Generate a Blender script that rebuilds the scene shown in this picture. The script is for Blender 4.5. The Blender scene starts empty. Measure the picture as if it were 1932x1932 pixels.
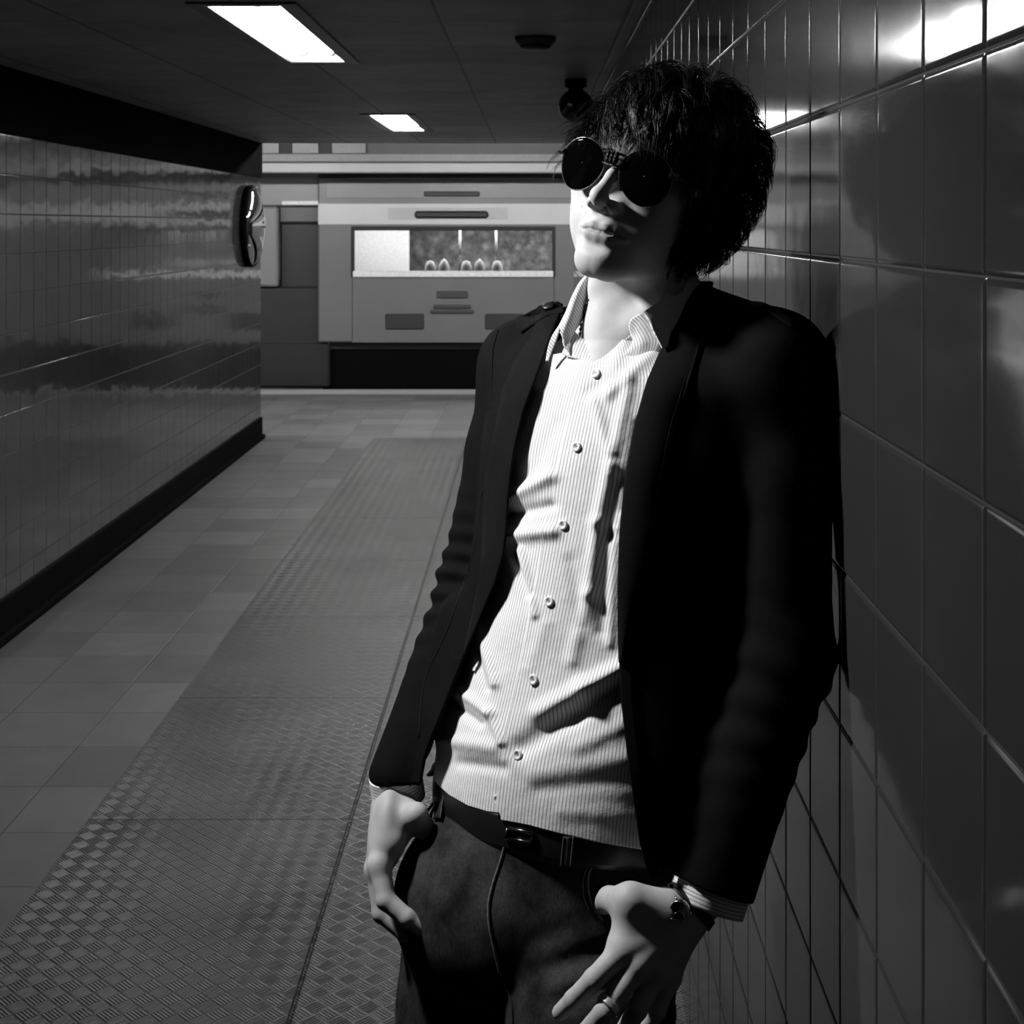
import bpy, math, random
import numpy as np
from mathutils import Vector

sc = bpy.context.scene
F, CX, CY, H = 2740.0, 1005.0, 424.0, 1.57     # focal length in px, vanishing point, camera height

# ---------------------------------------------------------------- camera, world, exposure
cam = bpy.data.cameras.new('camera')
cam.sensor_fit = 'HORIZONTAL'
cam.sensor_width = 36.0
cam.lens = F / 1932 * 36
cam.shift_x = -(CX - 966) / 1932
cam.shift_y = -(966 - CY) / 1932
cam.clip_start = 0.02
cam.dof.use_dof = True
cam.dof.focus_distance = 1.52
cam.dof.aperture_fstop = 26.0
cam_ob = bpy.data.objects.new('camera', cam)
cam_ob.location = (0, 0, H)
cam_ob.rotation_euler = (math.pi / 2, 0, 0)
sc.collection.objects.link(cam_ob)
sc.camera = cam_ob

world = bpy.data.worlds.new('world')
world.use_nodes = True
world.node_tree.nodes['Background'].inputs[0].default_value = (0.02, 0.02, 0.02, 1)
world.node_tree.nodes['Background'].inputs[1].default_value = 0.02
sc.world = world
vs = sc.view_settings
vs.view_transform = 'Standard'
vs.look = 'None'
vs.exposure = 0.0
vs.gamma = 1.0
vs.use_curve_mapping = False
sc.cycles.use_denoising = True
sc.cycles.max_bounces = 8
sc.cycles.sample_clamp_indirect = 4.0
sc.cycles.caustics_reflective = False
sc.cycles.caustics_refractive = False

LAMP_TUBE = 92.0       # radiance of a fluorescent tube in the passage
HALL_TUBE = 130.0        # radiance of the tubes in the station hall
SPOT_POWER = 106.0       # added key light beside the man, W
rng = np.random.default_rng(7)
random.seed(7)

# ---------------------------------------------------------------- helpers
def V(px, py, Y):
    """world point seen at a photo pixel at distance Y"""
    return np.array([(px - CX) * Y / F, Y, H - (py - CY) * Y / F])

def link(o, parent=None):
    sc.collection.objects.link(o)
    if parent is not None:
        o.parent = parent
    return o

def mesh(name, verts, faces, mat=None, parent=None, smooth=True, uv=None):
    me = bpy.data.meshes.new(name)
    verts = np.asarray(verts, dtype=np.float64)
    me.from_pydata(verts.tolist(), [], faces.tolist() if isinstance(faces, np.ndarray) else faces)
    me.update()
    if smooth:
        me.polygons.foreach_set('use_smooth', np.ones(len(me.polygons), dtype=bool))
    if uv is not None:
        lay = me.uv_layers.new(name='UVMap')
        li = np.empty(len(me.loops), dtype=np.int32)
        me.loops.foreach_get('vertex_index', li)
        lay.data.foreach_set('uv', np.asarray(uv, dtype=np.float32)[li].ravel())
    o = bpy.data.objects.new(name, me)
    if mat is not None:
        me.materials.append(mat)
    return link(o, parent)

def tag(o, label=None, cat=None, group=None, kind=None):
    if label: o['label'] = label
    if cat: o['category'] = cat
    if group: o['group'] = group
    if kind: o['kind'] = kind
    return o

def empty(name, loc=(0, 0, 0)):
    o = bpy.data.objects.new(name, None)
    o.empty_display_size = 0.1
    o.location = loc
    return link(o)

class MB:
    """collects boxes, tubes and grids into one mesh"""
    def __init__(s):
        s.v, s.f, s.n = [], [], 0
    def add(s, v, f):
        v = np.asarray(v, float)
        s.v.append(v)
        s.f += [[i + s.n for i in q] for q in f]
        s.n += len(v)
        return s
    def box(s, x0, x1, y0, y1, z0, z1, bev=0.0):
        b = bev
        if b <= 0:
            v = [(x, y, z) for x in (x0, x1) for y in (y0, y1) for z in (z0, z1)]
            f = [(0, 1, 3, 2), (4, 6, 7, 5), (0, 4, 5, 1), (2, 3, 7, 6), (0, 2, 6, 4), (1, 5, 7, 3)]
            return s.add(v, f)
        v, idx = [], {}
        for i, x in enumerate((x0, x1)):
            for j, y in enumerate((y0, y1)):
                for k, z in enumerate((z0, z1)):
                    sx, sy, sz = (1, -1)[i], (1, -1)[j], (1, -1)[k]
                    for a, p in enumerate(((x, y + sy * b, z + sz * b), (x + sx * b, y, z + sz * b), (x + sx * b, y + sy * b, z))):
                        idx[i, j, k, a] = len(v); v.append(p)
        f = []
        for a in range(3):
            for e in (0, 1):
                c = []
                for (p, q) in ((0, 0), (0, 1), (1, 1), (1, 0)):
                    t = [0, 0, 0]; t[a] = e; o = [m for m in range(3) if m != a]; t[o[0]] = p; t[o[1]] = q
                    c.append(idx[t[0], t[1], t[2], a])
                f.append(c)
        for a in range(3):
            o = [m for m in range(3) if m != a]
            for p in (0, 1):
                for q in (0, 1):
                    t0 = [0, 0, 0]; t0[o[0]] = p; t0[o[1]] = q; t1 = list(t0); t1[a] = 1
                    f.append([idx[(*t0, o[0])], idx[(*t1, o[0])], idx[(*t1, o[1])], idx[(*t0, o[1])]])
        for i in (0, 1):
            for j in (0, 1):
                for k in (0, 1):
                    f.append([idx[i, j, k, 0], idx[i, j, k, 1], idx[i, j, k, 2]])
        return s.add(v, f)
    def tube(s, pts, r, n=12, cap=True):
        pts = np.asarray(pts, float); m = len(pts)
        r = np.ones(m) * r if np.isscalar(r) else np.asarray(r, float)
        t = np.gradient(pts, axis=0); t /= np.linalg.norm(t, axis=1)[:, None] + 1e-12
        up = np.array([0, 0, 1.0]) if abs(t[0][2]) < .9 else np.array([1.0, 0, 0])
        a = np.cross(up, t[0]); a /= np.linalg.norm(a)
        v = []
        for i in range(m):
            a = a - t[i] * a.dot(t[i]); a /= np.linalg.norm(a)
            b = np.cross(t[i], a)
            th = np.arange(n) * 2 * math.pi / n
            v.append(pts[i] + r[i] * (np.cos(th)[:, None] * a + np.sin(th)[:, None] * b))
        f = [(i * n + k, i * n + (k + 1) % n, (i + 1) * n + (k + 1) % n, (i + 1) * n + k) for i in range(m - 1) for k in range(n)]
        if cap:
            f += [tuple(range(n))[::-1], tuple((m - 1) * n + k for k in range(n))]
        return s.add(np.concatenate(v), f)
    def lathe(s, prof, origin, axis=(0, 0, 1), n=48):
        """prof: list of (radius, height along axis)"""
        ax = np.array(axis, float); ax /= np.linalg.norm(ax)
        a = np.cross(ax, [0, 0, 1.0] if abs(ax[2]) < .9 else [1.0, 0, 0]); a /= np.linalg.norm(a); b = np.cross(ax, a)
        th = np.arange(n) * 2 * math.pi / n
        v = [np.array(origin) + ax * h + r * (np.cos(th)[:, None] * a + np.sin(th)[:, None] * b) for r, h in prof]
        m = len(prof)
        f = [(i * n + k, i * n + (k + 1) % n, (i + 1) * n + (k + 1) % n, (i + 1) * n + k) for i in range(m - 1) for k in range(n)]
        f += [tuple(range(n))[::-1], tuple((m - 1) * n + k for k in range(n))]
        return s.add(np.concatenate(v), f)
    def build(s, name, mat, parent=None, smooth=False):
        return mesh(name, np.concatenate(s.v), s.f, mat, parent, smooth)

# ---------------------------------------------------------------- node helpers
class NT:
    def __init__(s, name):
        s.m = bpy.data.materials.new(name); s.m.use_nodes = True
        s.t = s.m.node_tree; s.b = s.t.nodes['Principled BSDF']
    def n(s, typ, **kw):
        nd = s.t.nodes.new(typ)
        for k, v in kw.items():
            if k.startswith('_'): nd.inputs[k[1:].replace('_', ' ')].default_value = v
            else: setattr(nd, k, v)
        return nd
    def l(s, a, b): s.t.links.new(a, b)
    def put(s, sock, v):
        if hasattr(v, 'links') or hasattr(v, 'is_linked'): s.l(v, sock)
        else: sock.default_value = v
    def M(s, op, *a, clamp=False):
        nd = s.t.nodes.new('ShaderNodeMath'); nd.operation = op; nd.use_clamp = clamp
        for i, x in enumerate(a): s.put(nd.inputs[i], x)
        return nd.outputs[0]
    def coord(s, kind='Object'):
        tc = s.n('ShaderNodeTexCoord'); return tc.outputs[kind]
    def xyz(s, vec):
        x = s.n('ShaderNodeSeparateXYZ'); s.l(vec, x.inputs[0]); return x.outputs
    def noise(s, vec, scale, detail=3, rough=.5, dist=0):
        nd = s.n('ShaderNodeTexNoise'); s.l(vec, nd.inputs['Vector'])
        nd.inputs['Scale'].default_value = scale; nd.inputs['Detail'].default_value = detail
        nd.inputs['Roughness'].default_value = rough; nd.inputs['Distortion'].default_value = dist
        return nd.outputs['Fac']
    def ramp(s, fac, stops):
        r = s.n('ShaderNodeValToRGB'); s.put(r.inputs[0], fac)
        e = r.color_ramp.elements
        while len(e) < len(stops): e.new(.5)
        for i, (p, c) in enumerate(stops): e[i].position = p; e[i].color = (c, c, c, 1)
        return r.outputs[0]
    def map(s, v, a, b, c, d):
        nd = s.n('ShaderNodeMapRange'); s.put(nd.inputs[0], v)
        for i, x in enumerate((a, b, c, d)): s.put(nd.inputs[i + 1], x)
        return nd.outputs[0]
    def grey(s, v):
        c = s.n('ShaderNodeCombineColor')
        for i in range(3): s.put(c.inputs[i], v)
        return c.outputs[0]
    def bump(s, h, strength=.5, dist=.01):
        nd = s.n('ShaderNodeBump'); s.put(nd.inputs['Height'], h)
        nd.inputs['Strength'].default_value = strength; nd.inputs['Distance'].default_value = dist
        s.l(nd.outputs[0], s.b.inputs['Normal']); return nd
    def col(s, v):
        if isinstance(v, (int, float)): s.b.inputs['Base Color'].default_value = (v, v, v, 1)
        else: s.l(v, s.b.inputs['Base Color'])
    def set(s, **kw):
        for k, v in kw.items(): s.put(s.b.inputs[k.replace('_', ' ')], v)
        return s.m

def simple(name, c, rough=.5, metal=0.0, noise_scale=40.0, var=.12, bump=.0, spec=.5):
    t = NT(name); o = t.coord()
    nz = t.noise(o, noise_scale, 4)
    t.col(t.grey(t.map(nz, .25, .75, c * (1 - var), c * (1 + var))))
    t.set(Roughness=rough, Metallic=metal, Specular_IOR_Level=spec)
    if bump: t.bump(nz, bump, .004)
    return t.m

def emissive(name, strength):
    t = NT(name); t.col(.8)
    t.b.inputs['Emission Color'].default_value = (1, 1, 1, 1)
    nz = t.noise(t.coord(), 3.0)
    t.set(Emission_Strength=t.map(nz, 0, 1, strength * .96, strength * 1.04), Roughness=.4)
    return t.m

# ---------------------------------------------------------------- materials of the setting
def glazed(name, c, rough, wav, wavscale, spec=.5, stretch=(1, 1, 1)):
    t = NT(name); o = t.coord()
    mp = t.n('ShaderNodeMapping'); t.l(o, mp.inputs[0]); mp.inputs['Scale'].default_value = stretch
    big = t.noise(mp.outputs[0], wavscale, 1.5, .4)
    dirt = t.noise(o, 1.7, 5, .6)
    fine = t.noise(o, 240.0, 2)
    t.col(t.grey(t.map(dirt, .3, .7, c * .9, c * 1.1)))
    t.set(Roughness=t.map(fine, 0, 1, rough * .8, rough * 1.2), Specular_IOR_Level=spec)
    t.bump(big, wav, .01)
    return t.m

M_tile_r = glazed('glazed_tile_right', .028, .10, .035, 14.0)
M_tile_l = glazed('glazed_tile_left', .050, .09, .16, 8.0, stretch=(1, .7, 1.2))
M_grout = simple('grout', .012, .9, noise_scale=300)
M_black_trim = simple('black_trim', .004, .9, noise_scale=60, spec=.03)

def ceiling_mat():
    t = NT('ceiling_panel_paint'); o = t.coord(); x = t.xyz(o)
    def joint(v, period, off, w):
        f = t.M('FRACT', t.M('DIVIDE', t.M('SUBTRACT', v, off - 50 * period), period))
        d = t.M('MULTIPLY', t.M('MINIMUM', f, t.M('SUBTRACT', 1.0, f)), period)
        return t.map(d, 0, w, 1.0, 0.0)
    jx = joint(x[0], .54, -.27, .009)
    jy = joint(x[1], .57, 4.29, .0045)
    j = t.M('MAXIMUM', jx, t.M('MULTIPLY', jy, .75))
    wb = t.n('ShaderNodeTexWhiteNoise'); wb.noise_dimensions = '2D'
    cb = t.n('ShaderNodeCombineXYZ')
    t.l(t.M('FLOOR', t.M('DIVIDE', t.M('ADD', x[0], .27), .54)), cb.inputs[0])
    t.l(t.M('FLOOR', t.M('DIVIDE', t.M('SUBTRACT', x[1], 4.29), .57)), cb.inputs[1])
    t.l(cb.outputs[0], wb.inputs['Vector'])
    st = t.noise(o, 3.0, 5, .65, .6)
    base = t.M('MULTIPLY', t.map(st, .3, .7, .30, .50), t.map(wb.outputs['Value'], 0, 1, .85, 1.15))
    t.col(t.grey(t.M('MULTIPLY', base, t.map(j, 0, 1, 1.0, .12))))
    t.set(Roughness=.5, Specular_IOR_Level=.4)
    t.bump(t.M('SUBTRACT', t.M('MULTIPLY', st, .15), j), .4, .004)
    return t.m
M_ceil = ceiling_mat()

def floor_mat():
    t = NT('terrazzo_floor_tiles'); o = t.coord(); x = t.xyz(o)
    def fr(v, off, period):
        return t.M('FRACT', t.M('ADD', t.M('DIVIDE', t.M('SUBTRACT', v, off), period), 100.0))
    fx, fy = fr(x[0], -1.37, .31), fr(x[1], 4.67, .307)
    def dj(f, p): return t.M('MULTIPLY', t.M('MINIMUM', f, t.M('SUBTRACT', 1.0, f)), p)
    j = t.map(t.M('MINIMUM', dj(fx, .31), dj(fy, .307)), .0005, .0035, 1.0, 0.0)
    wb = t.n('ShaderNodeTexWhiteNoise'); wb.noise_dimensions = '2D'; cb = t.n('ShaderNodeCombineXYZ')
    t.l(t.M('FLOOR', t.M('DIVIDE', t.M('SUBTRACT', x[0], -1.37), .31)), cb.inputs[0])
    t.l(t.M('FLOOR', t.M('DIVIDE', t.M('SUBTRACT', x[1], 4.67), .307)), cb.inputs[1])
    t.l(cb.outputs[0], wb.inputs['Vector'])
    sp = t.noise(o, 260.0, 3, .7); cl = t.noise(o, 5.0, 5, .6)
    c = t.M('MULTIPLY', t.map(wb.outputs['Value'], 0, 1, .085, .145), t.map(sp, .3, .7, .72, 1.28))
    c = t.M('MULTIPLY', c, t.map(cl, .3, .7, .85, 1.15))
    t.col(t.grey(t.M('MULTIPLY', c, t.map(j, 0, 1, 1.0, .35))))
    t.set(Roughness=t.map(sp, .3, .7, .42, .58), Specular_IOR_Level=.4)
    t.bump(t.M('SUBTRACT', t.M('MULTIPLY', sp, .25), j), .35, .003)
    return t.m
M_floor = floor_mat()

def tread_mat():
    t = NT('tread_plate_steel'); o = t.coord(); x = t.xyz(o); c = .0385
    u = t.M('ADD', t.M('MULTIPLY', t.M('ADD', x[0], x[1]), .70711 / c), 500.0)
    v = t.M('ADD', t.M('MULTIPLY', t.M('SUBTRACT', x[0], x[1]), .70711 / c), 500.0)
    par = t.M('MODULO', t.M('ADD', t.M('FLOOR', u), t.M('FLOOR', v)), 2.0)
    fu, fv = t.M('FRACT', u), t.M('FRACT', v)
    def bars(al, ac):
        e = t.M('MINIMUM', al, t.M('SUBTRACT', 1.0, al))
        g = t.M('MINIMUM', ac, t.M('SUBTRACT', 1.0, ac))
        w = t.M('SUBTRACT', .5, t.M('MULTIPLY', .5, t.M('COSINE', t.M('MULTIPLY', t.map(ac, .03, .97, 0, 1), 2 * math.pi * 5))))
        w = t.M('POWER', w, .8)
        return t.M('MULTIPLY', w, t.M('MULTIPLY', t.map(e, .02, .10, 0, 1), t.M('GREATER_THAN', g, .03)))
    h = t.M('ADD', t.M('MULTIPLY', par, bars(fu, fv)), t.M('MULTIPLY', t.M('SUBTRACT', 1.0, par), bars(fv, fu)))
    def line(v, off, p, w):
        f = t.M('FRACT', t.M('ADD', t.M('DIVIDE', t.M('SUBTRACT', v, off), p), 50.0))
        d = t.M('MULTIPLY', t.M('MINIMUM', f, t.M('SUBTRACT', 1.0, f)), p)
        return t.map(d, w * .5, w, 1.0, 0.0)
    j = t.M('MAXIMUM', line(x[1], 3.83, .985, .0035), line(x[0], -.48, .7, .0055))
    wear = t.noise(o, 2.2, 5, .6)
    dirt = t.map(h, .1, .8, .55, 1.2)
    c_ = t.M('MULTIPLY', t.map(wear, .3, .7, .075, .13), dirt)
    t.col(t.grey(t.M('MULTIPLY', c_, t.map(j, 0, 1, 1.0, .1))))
    t.set(Roughness=t.map(wear, .3, .7, .30, .44), Metallic=.5, Specular_IOR_Level=.5)
    t.bump(t.M('SUBTRACT', h, t.M('MULTIPLY', j, 2.0)), 1.0, .0019)
    return t.m
M_tread = tread_mat()
M_dark = simple('dark_tunnel', .02, .9, noise_scale=4)
M_platform_edge = simple('platform_edge_stone', .42, .6, noise_scale=30)

# ---------------------------------------------------------------- the setting
Y0, Y1 = -4.0, 10.7            # passage from behind the camera to the platform
XR, XL = .3026, -2.003         # right and left wall faces
ZC = 2.17                      # ceiling

def tiled_wall(name, x, sgn, zs, ys, mat, tilt, r=.0042, dep=.0019):
    """individual glazed tiles with rounded edges on a grout bed; sgn is the direction the wall faces"""
    g = .0008
    d = np.array([0, .1, .26, .5, .79, 1.0, 1.24]) * r
    V_, F_, n0 = [], [], 0
    for y0, y1 in zip(ys[:-1], ys[1:]):
        for z0, z1 in zip(zs[:-1], zs[1:]):
            a0, a1, b0, b1 = y0 + g, y1 - g, z0 + g, z1 - g
            ya = np.concatenate([a0 + d, a1 - d[::-1]]); za = np.concatenate([b0 + d, b1 - d[::-1]])
            def prof(a, lo, hi):
                e = np.minimum(a - lo, hi - a); return -dep * (1 - np.clip(e / r, 0, 1)) ** 2
            YY, ZZ = np.meshgrid(ya, za, indexing='ij')
            hh = np.minimum(prof(YY, a0, a1), prof(ZZ, b0, b1))
            t1, t2 = rng.normal(0, tilt, 2)
            hh = hh + t1 * (YY - (a0 + a1) / 2) + t2 * (ZZ - (b0 + b1) / 2)
            k = len(ya)
            V_.append(np.stack([x + sgn * hh, YY, ZZ], -1).reshape(-1, 3))
            i, j = np.meshgrid(np.arange(k - 1), np.arange(k - 1), indexing='ij')
            q = np.stack([i * k + j, (i + 1) * k + j, (i + 1) * k + j + 1, i * k + j + 1], -1).reshape(-1, 4) + n0
            F_.append(q if sgn > 0 else q[:, ::-1]); n0 += k * k
    return mesh(name, np.concatenate(V_), np.concatenate(F_), mat)

P = .1525
zs_r = H - .035 + P * np.arange(-10, 5); zs_r = np.append(zs_r, ZC)
zs_r = zs_r[zs_r >= .1]; zs_r = np.insert(zs_r, 0, .0)
ys_r = .973 + P * np.arange(-16, 64); ys_r = np.append(ys_r, Y1)
ys_r = np.insert(ys_r, 0, -3.0)
w = tag(tiled_wall('wall_right', XR, -1, zs_r, ys_r, M_tile_r, .0016), kind='structure')
bk = MB().box(XR + .0018, XR + .3, Y0, Y1, -.1, ZC + .2).build('backing', M_grout, w)

zs_l = H - .113 + .1525 * np.arange(-9, 4); zs_l = zs_l[zs_l > .17]; zs_l = np.insert(zs_l, 0, .155)
ys_l = np.append(4.0 + P * np.arange(-12, 44), Y1 - .003)
w = tag(tiled_wall('wall_left', XL, 1, zs_l, ys_l, M_tile_l, .0008, .0024, .0008), kind='structure')
MB().box(XL - .3, XL - .0012, Y0, Y1, -.1, ZC + .2).build('backing', simple('grout_grey', .035, .8, noise_scale=200), w)
tag(MB().box(XL - .001, XL + .012, Y0, Y1 - .002, float(zs_l[-1]), ZC, .003).build('trim_1', M_black_trim), kind='structure')
sk = MB().box(XL - .001, XL + .014, Y0, Y1 - .002, .03, .155, .003)
sk.box(XL - .001, XL + .035, Y0, Y1 - .002, -.002, .03, .004)
tag(sk.build('baseboard_left', M_black_trim), kind='structure')
tag(MB().box(XL - .3, XR + .3, Y0 - .1, Y0, -.1, ZC + .2).build('wall_back', M_black_trim), kind='structure')

# ceiling with openings for the recessed lamps
LX0, LX1, LLEN = -.885, -.690, 1.36
OX0, OX1 = LX0 - .05, LX1 + .05
lamps_y = [3.96, 7.90]
cm = MB()
def strip(x0, x1, y0, y1): cm.box(x0, x1, y0, y1, ZC, ZC + .02)
strip(XL - .02, OX0, Y0, Y1); strip(OX1, XR + .02, Y0, Y1)
e = Y0
for ly in lamps_y:
    strip(OX0, OX1, e, ly - .05); e = ly + LLEN + .05
strip(OX0, OX1, e, Y1)
tag(cm.build('ceiling', M_ceil), kind='structure')
tag(MB().box(XL - .3, XR + .3, Y0, Y1 - .01, ZC + .15, ZC + .2).build('trim_2', M_dark), kind='structure')

# floor
fm = MB().box(XL - .02, -1.173, Y0, Y1, -.05, 0)
tag(fm.build('floor', M_floor), kind='structure')
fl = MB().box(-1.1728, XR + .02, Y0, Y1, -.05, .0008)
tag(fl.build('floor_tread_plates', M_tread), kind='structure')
YE = 13.83
M_plat = floor_mat()
tag(MB().box(-9, 7, Y1, YE - .55, -.3, -.0005).build('floor_platform', M_plat), kind='structure')
M_plat2 = simple('platform_edge_dark', .12, .6, noise_scale=20)
tag(MB().box(-9, 7, YE - .55, YE - .38, -.3, .0).build('floor_platform_margin', M_plat2), kind='structure')
e_ = MB(); e_.box(-9, 7, YE - .38, YE - .235, -.3, .001); e_.box(-9, 7, YE - .215, YE - .12, -.3, .001); e_.box(-9, 7, YE - .10, YE, -.3, .002)
tag(e_.build('floor_platform_edge', M_platform_edge), kind='structure')
tag(MB().box(-9, 7, YE + .0, 19, -1.2, -1.1).build('floor_track_bed', M_dark), kind='structure')
tag(MB().box(-9, 7, YE - .1, YE - .02, -1.2, -.3).build('wall_platform_front', M_dark), kind='structure')
# station hall round the passage mouth
M_hallwall = simple('hall_wall_paint', .30, .6, noise_scale=6)
hw = MB()
hw.box(-9, XL - .3, Y1 - .3, Y1, -.1, 3.3); hw.box(XR + .3, 7, Y1 - .3, Y1, -.1, 3.3); hw.box(XL - .3, XR + .3, Y1 - .3, Y1, ZC + .2, 3.3)
tag(hw.build('wall_platform', M_hallwall), kind='structure')
tag(MB().box(-9, 7, Y1 - .3, 19, 3.3, 3.4).build('ceiling_platform', M_hallwall), kind='structure')
tag(MB().box(-9, 7, 17.8, 17.9, -1.2, 3.3).build('wall_far', M_hallwall), kind='structure')
hs = MB(); hs.box(-9.1, -9, Y1, 19, -1.2, 3.3); hs.box(7, 7.1, Y1, 19, -1.2, 3.3)
tag(hs.build('wall_end', M_dark), kind='structure')

def px_rect(mb, x0, x1, y0, y1, Y, depth, bev=.0):
    a, b = V(x0, y1, Y), V(x1, y0, Y)
    return mb.box(a[0], b[0], Y, Y + depth, a[2], b[2], bev)

# beam over the platform edge that carries the lighting trough
M_fascia = simple('fascia_white', .34, .4, noise_scale=3, var=.05)
M_fascia2 = simple('fascia_grey', .05, .5, noise_scale=5)
YB = 13.55
fb = empty('platform_fascia_beam', (0, YB, 2.1)); tag(fb, 'long pale horizontal fascia beam hung over the platform edge above the train', 'beam')
def child(o, par):
    o.parent = par
    o.matrix_parent_inverse = par.matrix_world.inverted() if False else __import__('mathutils').Matrix.Translation(-Vector(par.location))
    return o
m = MB(); a, b = V(0, 326, YB), V(0, 307, YB); m.box(-9, 7, YB, YB + .12, a[2], b[2], .01)
child(m.build('lower_panel', M_fascia), fb)
m = MB(); a, b = V(0, 305, YB), V(0, 290, YB); m.box(-9, 7, YB + .02, YB + .13, a[2], b[2], .004)
child(m.build('upper_panel', simple('fascia_mid', .17, .45)), fb)
m = MB(); a, b = V(0, 290, YB), V(0, 240, YB); m.box(-9, 7, YB + .08, YB + .16, a[2], b[2])
child(m.build('backing_panel', M_fascia2), fb)
ml = simple('fascia_sign_plate', .16, .4)
for (x0, x1) in ((495, 526), (551, 601), (626, 690)):
    m = MB(); px_rect(m, x0, x1, 268, 289.5, YB + .04, .06, .004); o = child(m.build('sign_plate', ml), fb)
md = simple('fascia_dark_gap', .02, .7)
for (x0, x1) in ((527, 550), (602, 625)):
    m = MB(); px_rect(m, x0, x1, 262, 290.5, YB + .05, .05); child(m.build('bracket', md), fb)

# hall tube lamps above and behind the passage ceiling line
M_hall_tube = emissive('hall_tube_light', HALL_TUBE)
M_fix = simple('lamp_housing_grey', .35, .45, metal=.3)
hall_l = None
for k, x in enumerate((-6.6, -4.6, -2.6, -.6, 1.4, 3.4, 5.4)):
    t = empty('platform_tube_light', (x, 11.35, 2.34))
    tag(t, '%s tube light from the left in the row hung over the platform' % ('first', 'second', 'third', 'fourth', 'fifth', 'sixth', 'seventh')[k], 'lamp', 'tube lights over the platform')
    o = MB().box(-.75, .75, -.06, .06, .03, .09, .01).build('housing', M_fix, t)
    m = MB(); m.tube([(-.6, 0, .09), (-.6, 0, .96)], .006, 8); m.build('hanger_rod', M_fix, t, True)
    m = MB(); m.tube([(.6, 0, .09), (.6, 0, .96)], .006, 8); m.build('hanger_rod', M_fix, t, True)
    o = MB().tube([(-.7, 0, 0), (.7, 0, 0)], .022, 10).build('tube', M_hall_tube, t, True)

# ---------------------------------------------------------------- train at the platform
YT = 14.2
M_train = simple('train_grey_paint', .17, .32, noise_scale=2, var=.06)
M_train_lt = simple('train_cream_paint', .62, .35, noise_scale=2, var=.05)
M_train_mid = simple('train_mid_paint', .22, .35, noise_scale=2, var=.05)
M_rubber = simple('black_rubber', .006, .6)
M_under = simple('undercarriage_black', .002, .9, spec=.1)
M_steel = simple('brushed_steel', .55, .28, metal=1.0)
M_darkpaint = simple('train_dark_panel', .018, .5, noise_scale=5)
tr = empty('underground_train', (0, YT, 0))
tag(tr, 'grey underground train carriage standing behind the platform edge', 'train')
def tpart(mb, name, mat, par=None, smooth=False):
    o = mb.build(name, mat, None, smooth)
    if par is None:
        return child(o, tr)
    o.parent = par
    return o
def Z(py, Y=YT): return H - (py - CY) * Y / F
def X(px, Y=YT): return (px - CX) * Y / F
WX0, WX1, WZ1, WZ0 = X(668), X(1042), Z(433), Z(523)
# body side as frame around the window, with a slight tumblehome on the roof line
b = MB()
b.box(X(600), WX0, YT, YT + .08, Z(646), Z(334), .015)
b.box(WX1, X(1900), YT, YT + .08, Z(646), Z(334), .015)
b.box(WX0 - .02, WX1 + .02, YT, YT + .08, Z(646), WZ0, .0)
b.box(WX0 - .02, WX1 + .02, YT, YT + .08, WZ1, Z(334), .0)
body = tpart(b, 'body_side', M_train)
tpart(MB().box(X(600), X(1900), YT - .012, YT + .02, Z(424), Z(384), .006), 'letter_board', M_train_lt)
tpart(MB().box(X(615), X(1900), YT - .006, YT + .02, Z(374), Z(342), .004), 'cantrail_panel', M_train_mid)
tpart(MB().box(X(600), X(1900), YT - .03, YT + .05, Z(335), Z(328), .004), 'drip_rail', M_rubber)
th = np.linspace(0, math.pi, 13)
roof = MB(); pr = [(YT + 1.25 - 1.25 * math.cos(a), Z(329) + .28 * math.sin(a)) for a in th]
rv = [(x, y, z) for x in (X(600), X(1900)) for y, z in pr]
n = len(pr); roof.add(rv, [(i, i + 1, n + i + 1, n + i) for i in range(n - 1)] + [tuple(range(n)), tuple(range(2 * n - 1, n - 1, -1))])
tpart(roof, 'roof', M_train_mid, smooth=True)
tpart(MB().box(X(605), X(1900), YT + .12, YT + 2.4, -1.0, Z(648), .02), 'undercarriage', M_under)
# window with frame, pane, interior
fr = MB()
fr.box(WX0 - .03, WX1 + .03, YT - .01, YT + .03, WZ1 - .01, WZ1 + .03, .006)
fr.box(WX0 - .03, WX0, YT - .01, YT + .03, WZ0, WZ1, .006); fr.box(WX1, WX1 + .03, YT - .01, YT + .03, WZ0, WZ1, .006)
wf = tpart(fr, 'window_frame', M_rubber)
sill = MB().box(WX0 - .01, WX1 + .01, YT - .03, YT + .03, Z(523), Z(511), .008)
tpart(sill, 'window_sill', simple('bright_sill', .9, .3))
gl = NT('window_glass'); gl.col(.9); gl.set(Roughness=.02, Transmission_Weight=1.0, IOR=1.1)
pane = tpart(MB().box(WX0, WX1, YT + .03, YT + .036, WZ0, WZ1), 'window_pane', gl.m)
YP = YT + 1.15
tpart(MB().box(X(640, YP), X(772, YP), YP, YP + .05, 0.4, 2.0, .01), 'interior_partition', simple('interior_white_panel', .95, .35))
def seat_mat():
    t = NT('carriage_interior'); o = t.coord(); x = t.xyz(o)
    n1 = t.noise(o, 9.0, 6, .7); v = t.n('ShaderNodeTexVoronoi'); v.inputs['Scale'].default_value = 11; t.l(o, v.inputs['Vector'])
    t.col(t.grey(t.M('MULTIPLY', t.map(n1, .35, .65, .10, .34), t.map(v.outputs['Distance'], 0, .6, 1.5, .7))))
    t.set(Roughness=.6); return t.m
tpart(MB().box(X(600), X(1880), YT + 1.6, YT + 1.66, Z(646), Z(400)), 'interior_wall', seat_mat())
tpart(MB().box(X(600), X(1880), YT + .1, YT + 1.66, Z(660), Z(646)), 'interior_floor', M_darkpaint)
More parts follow.
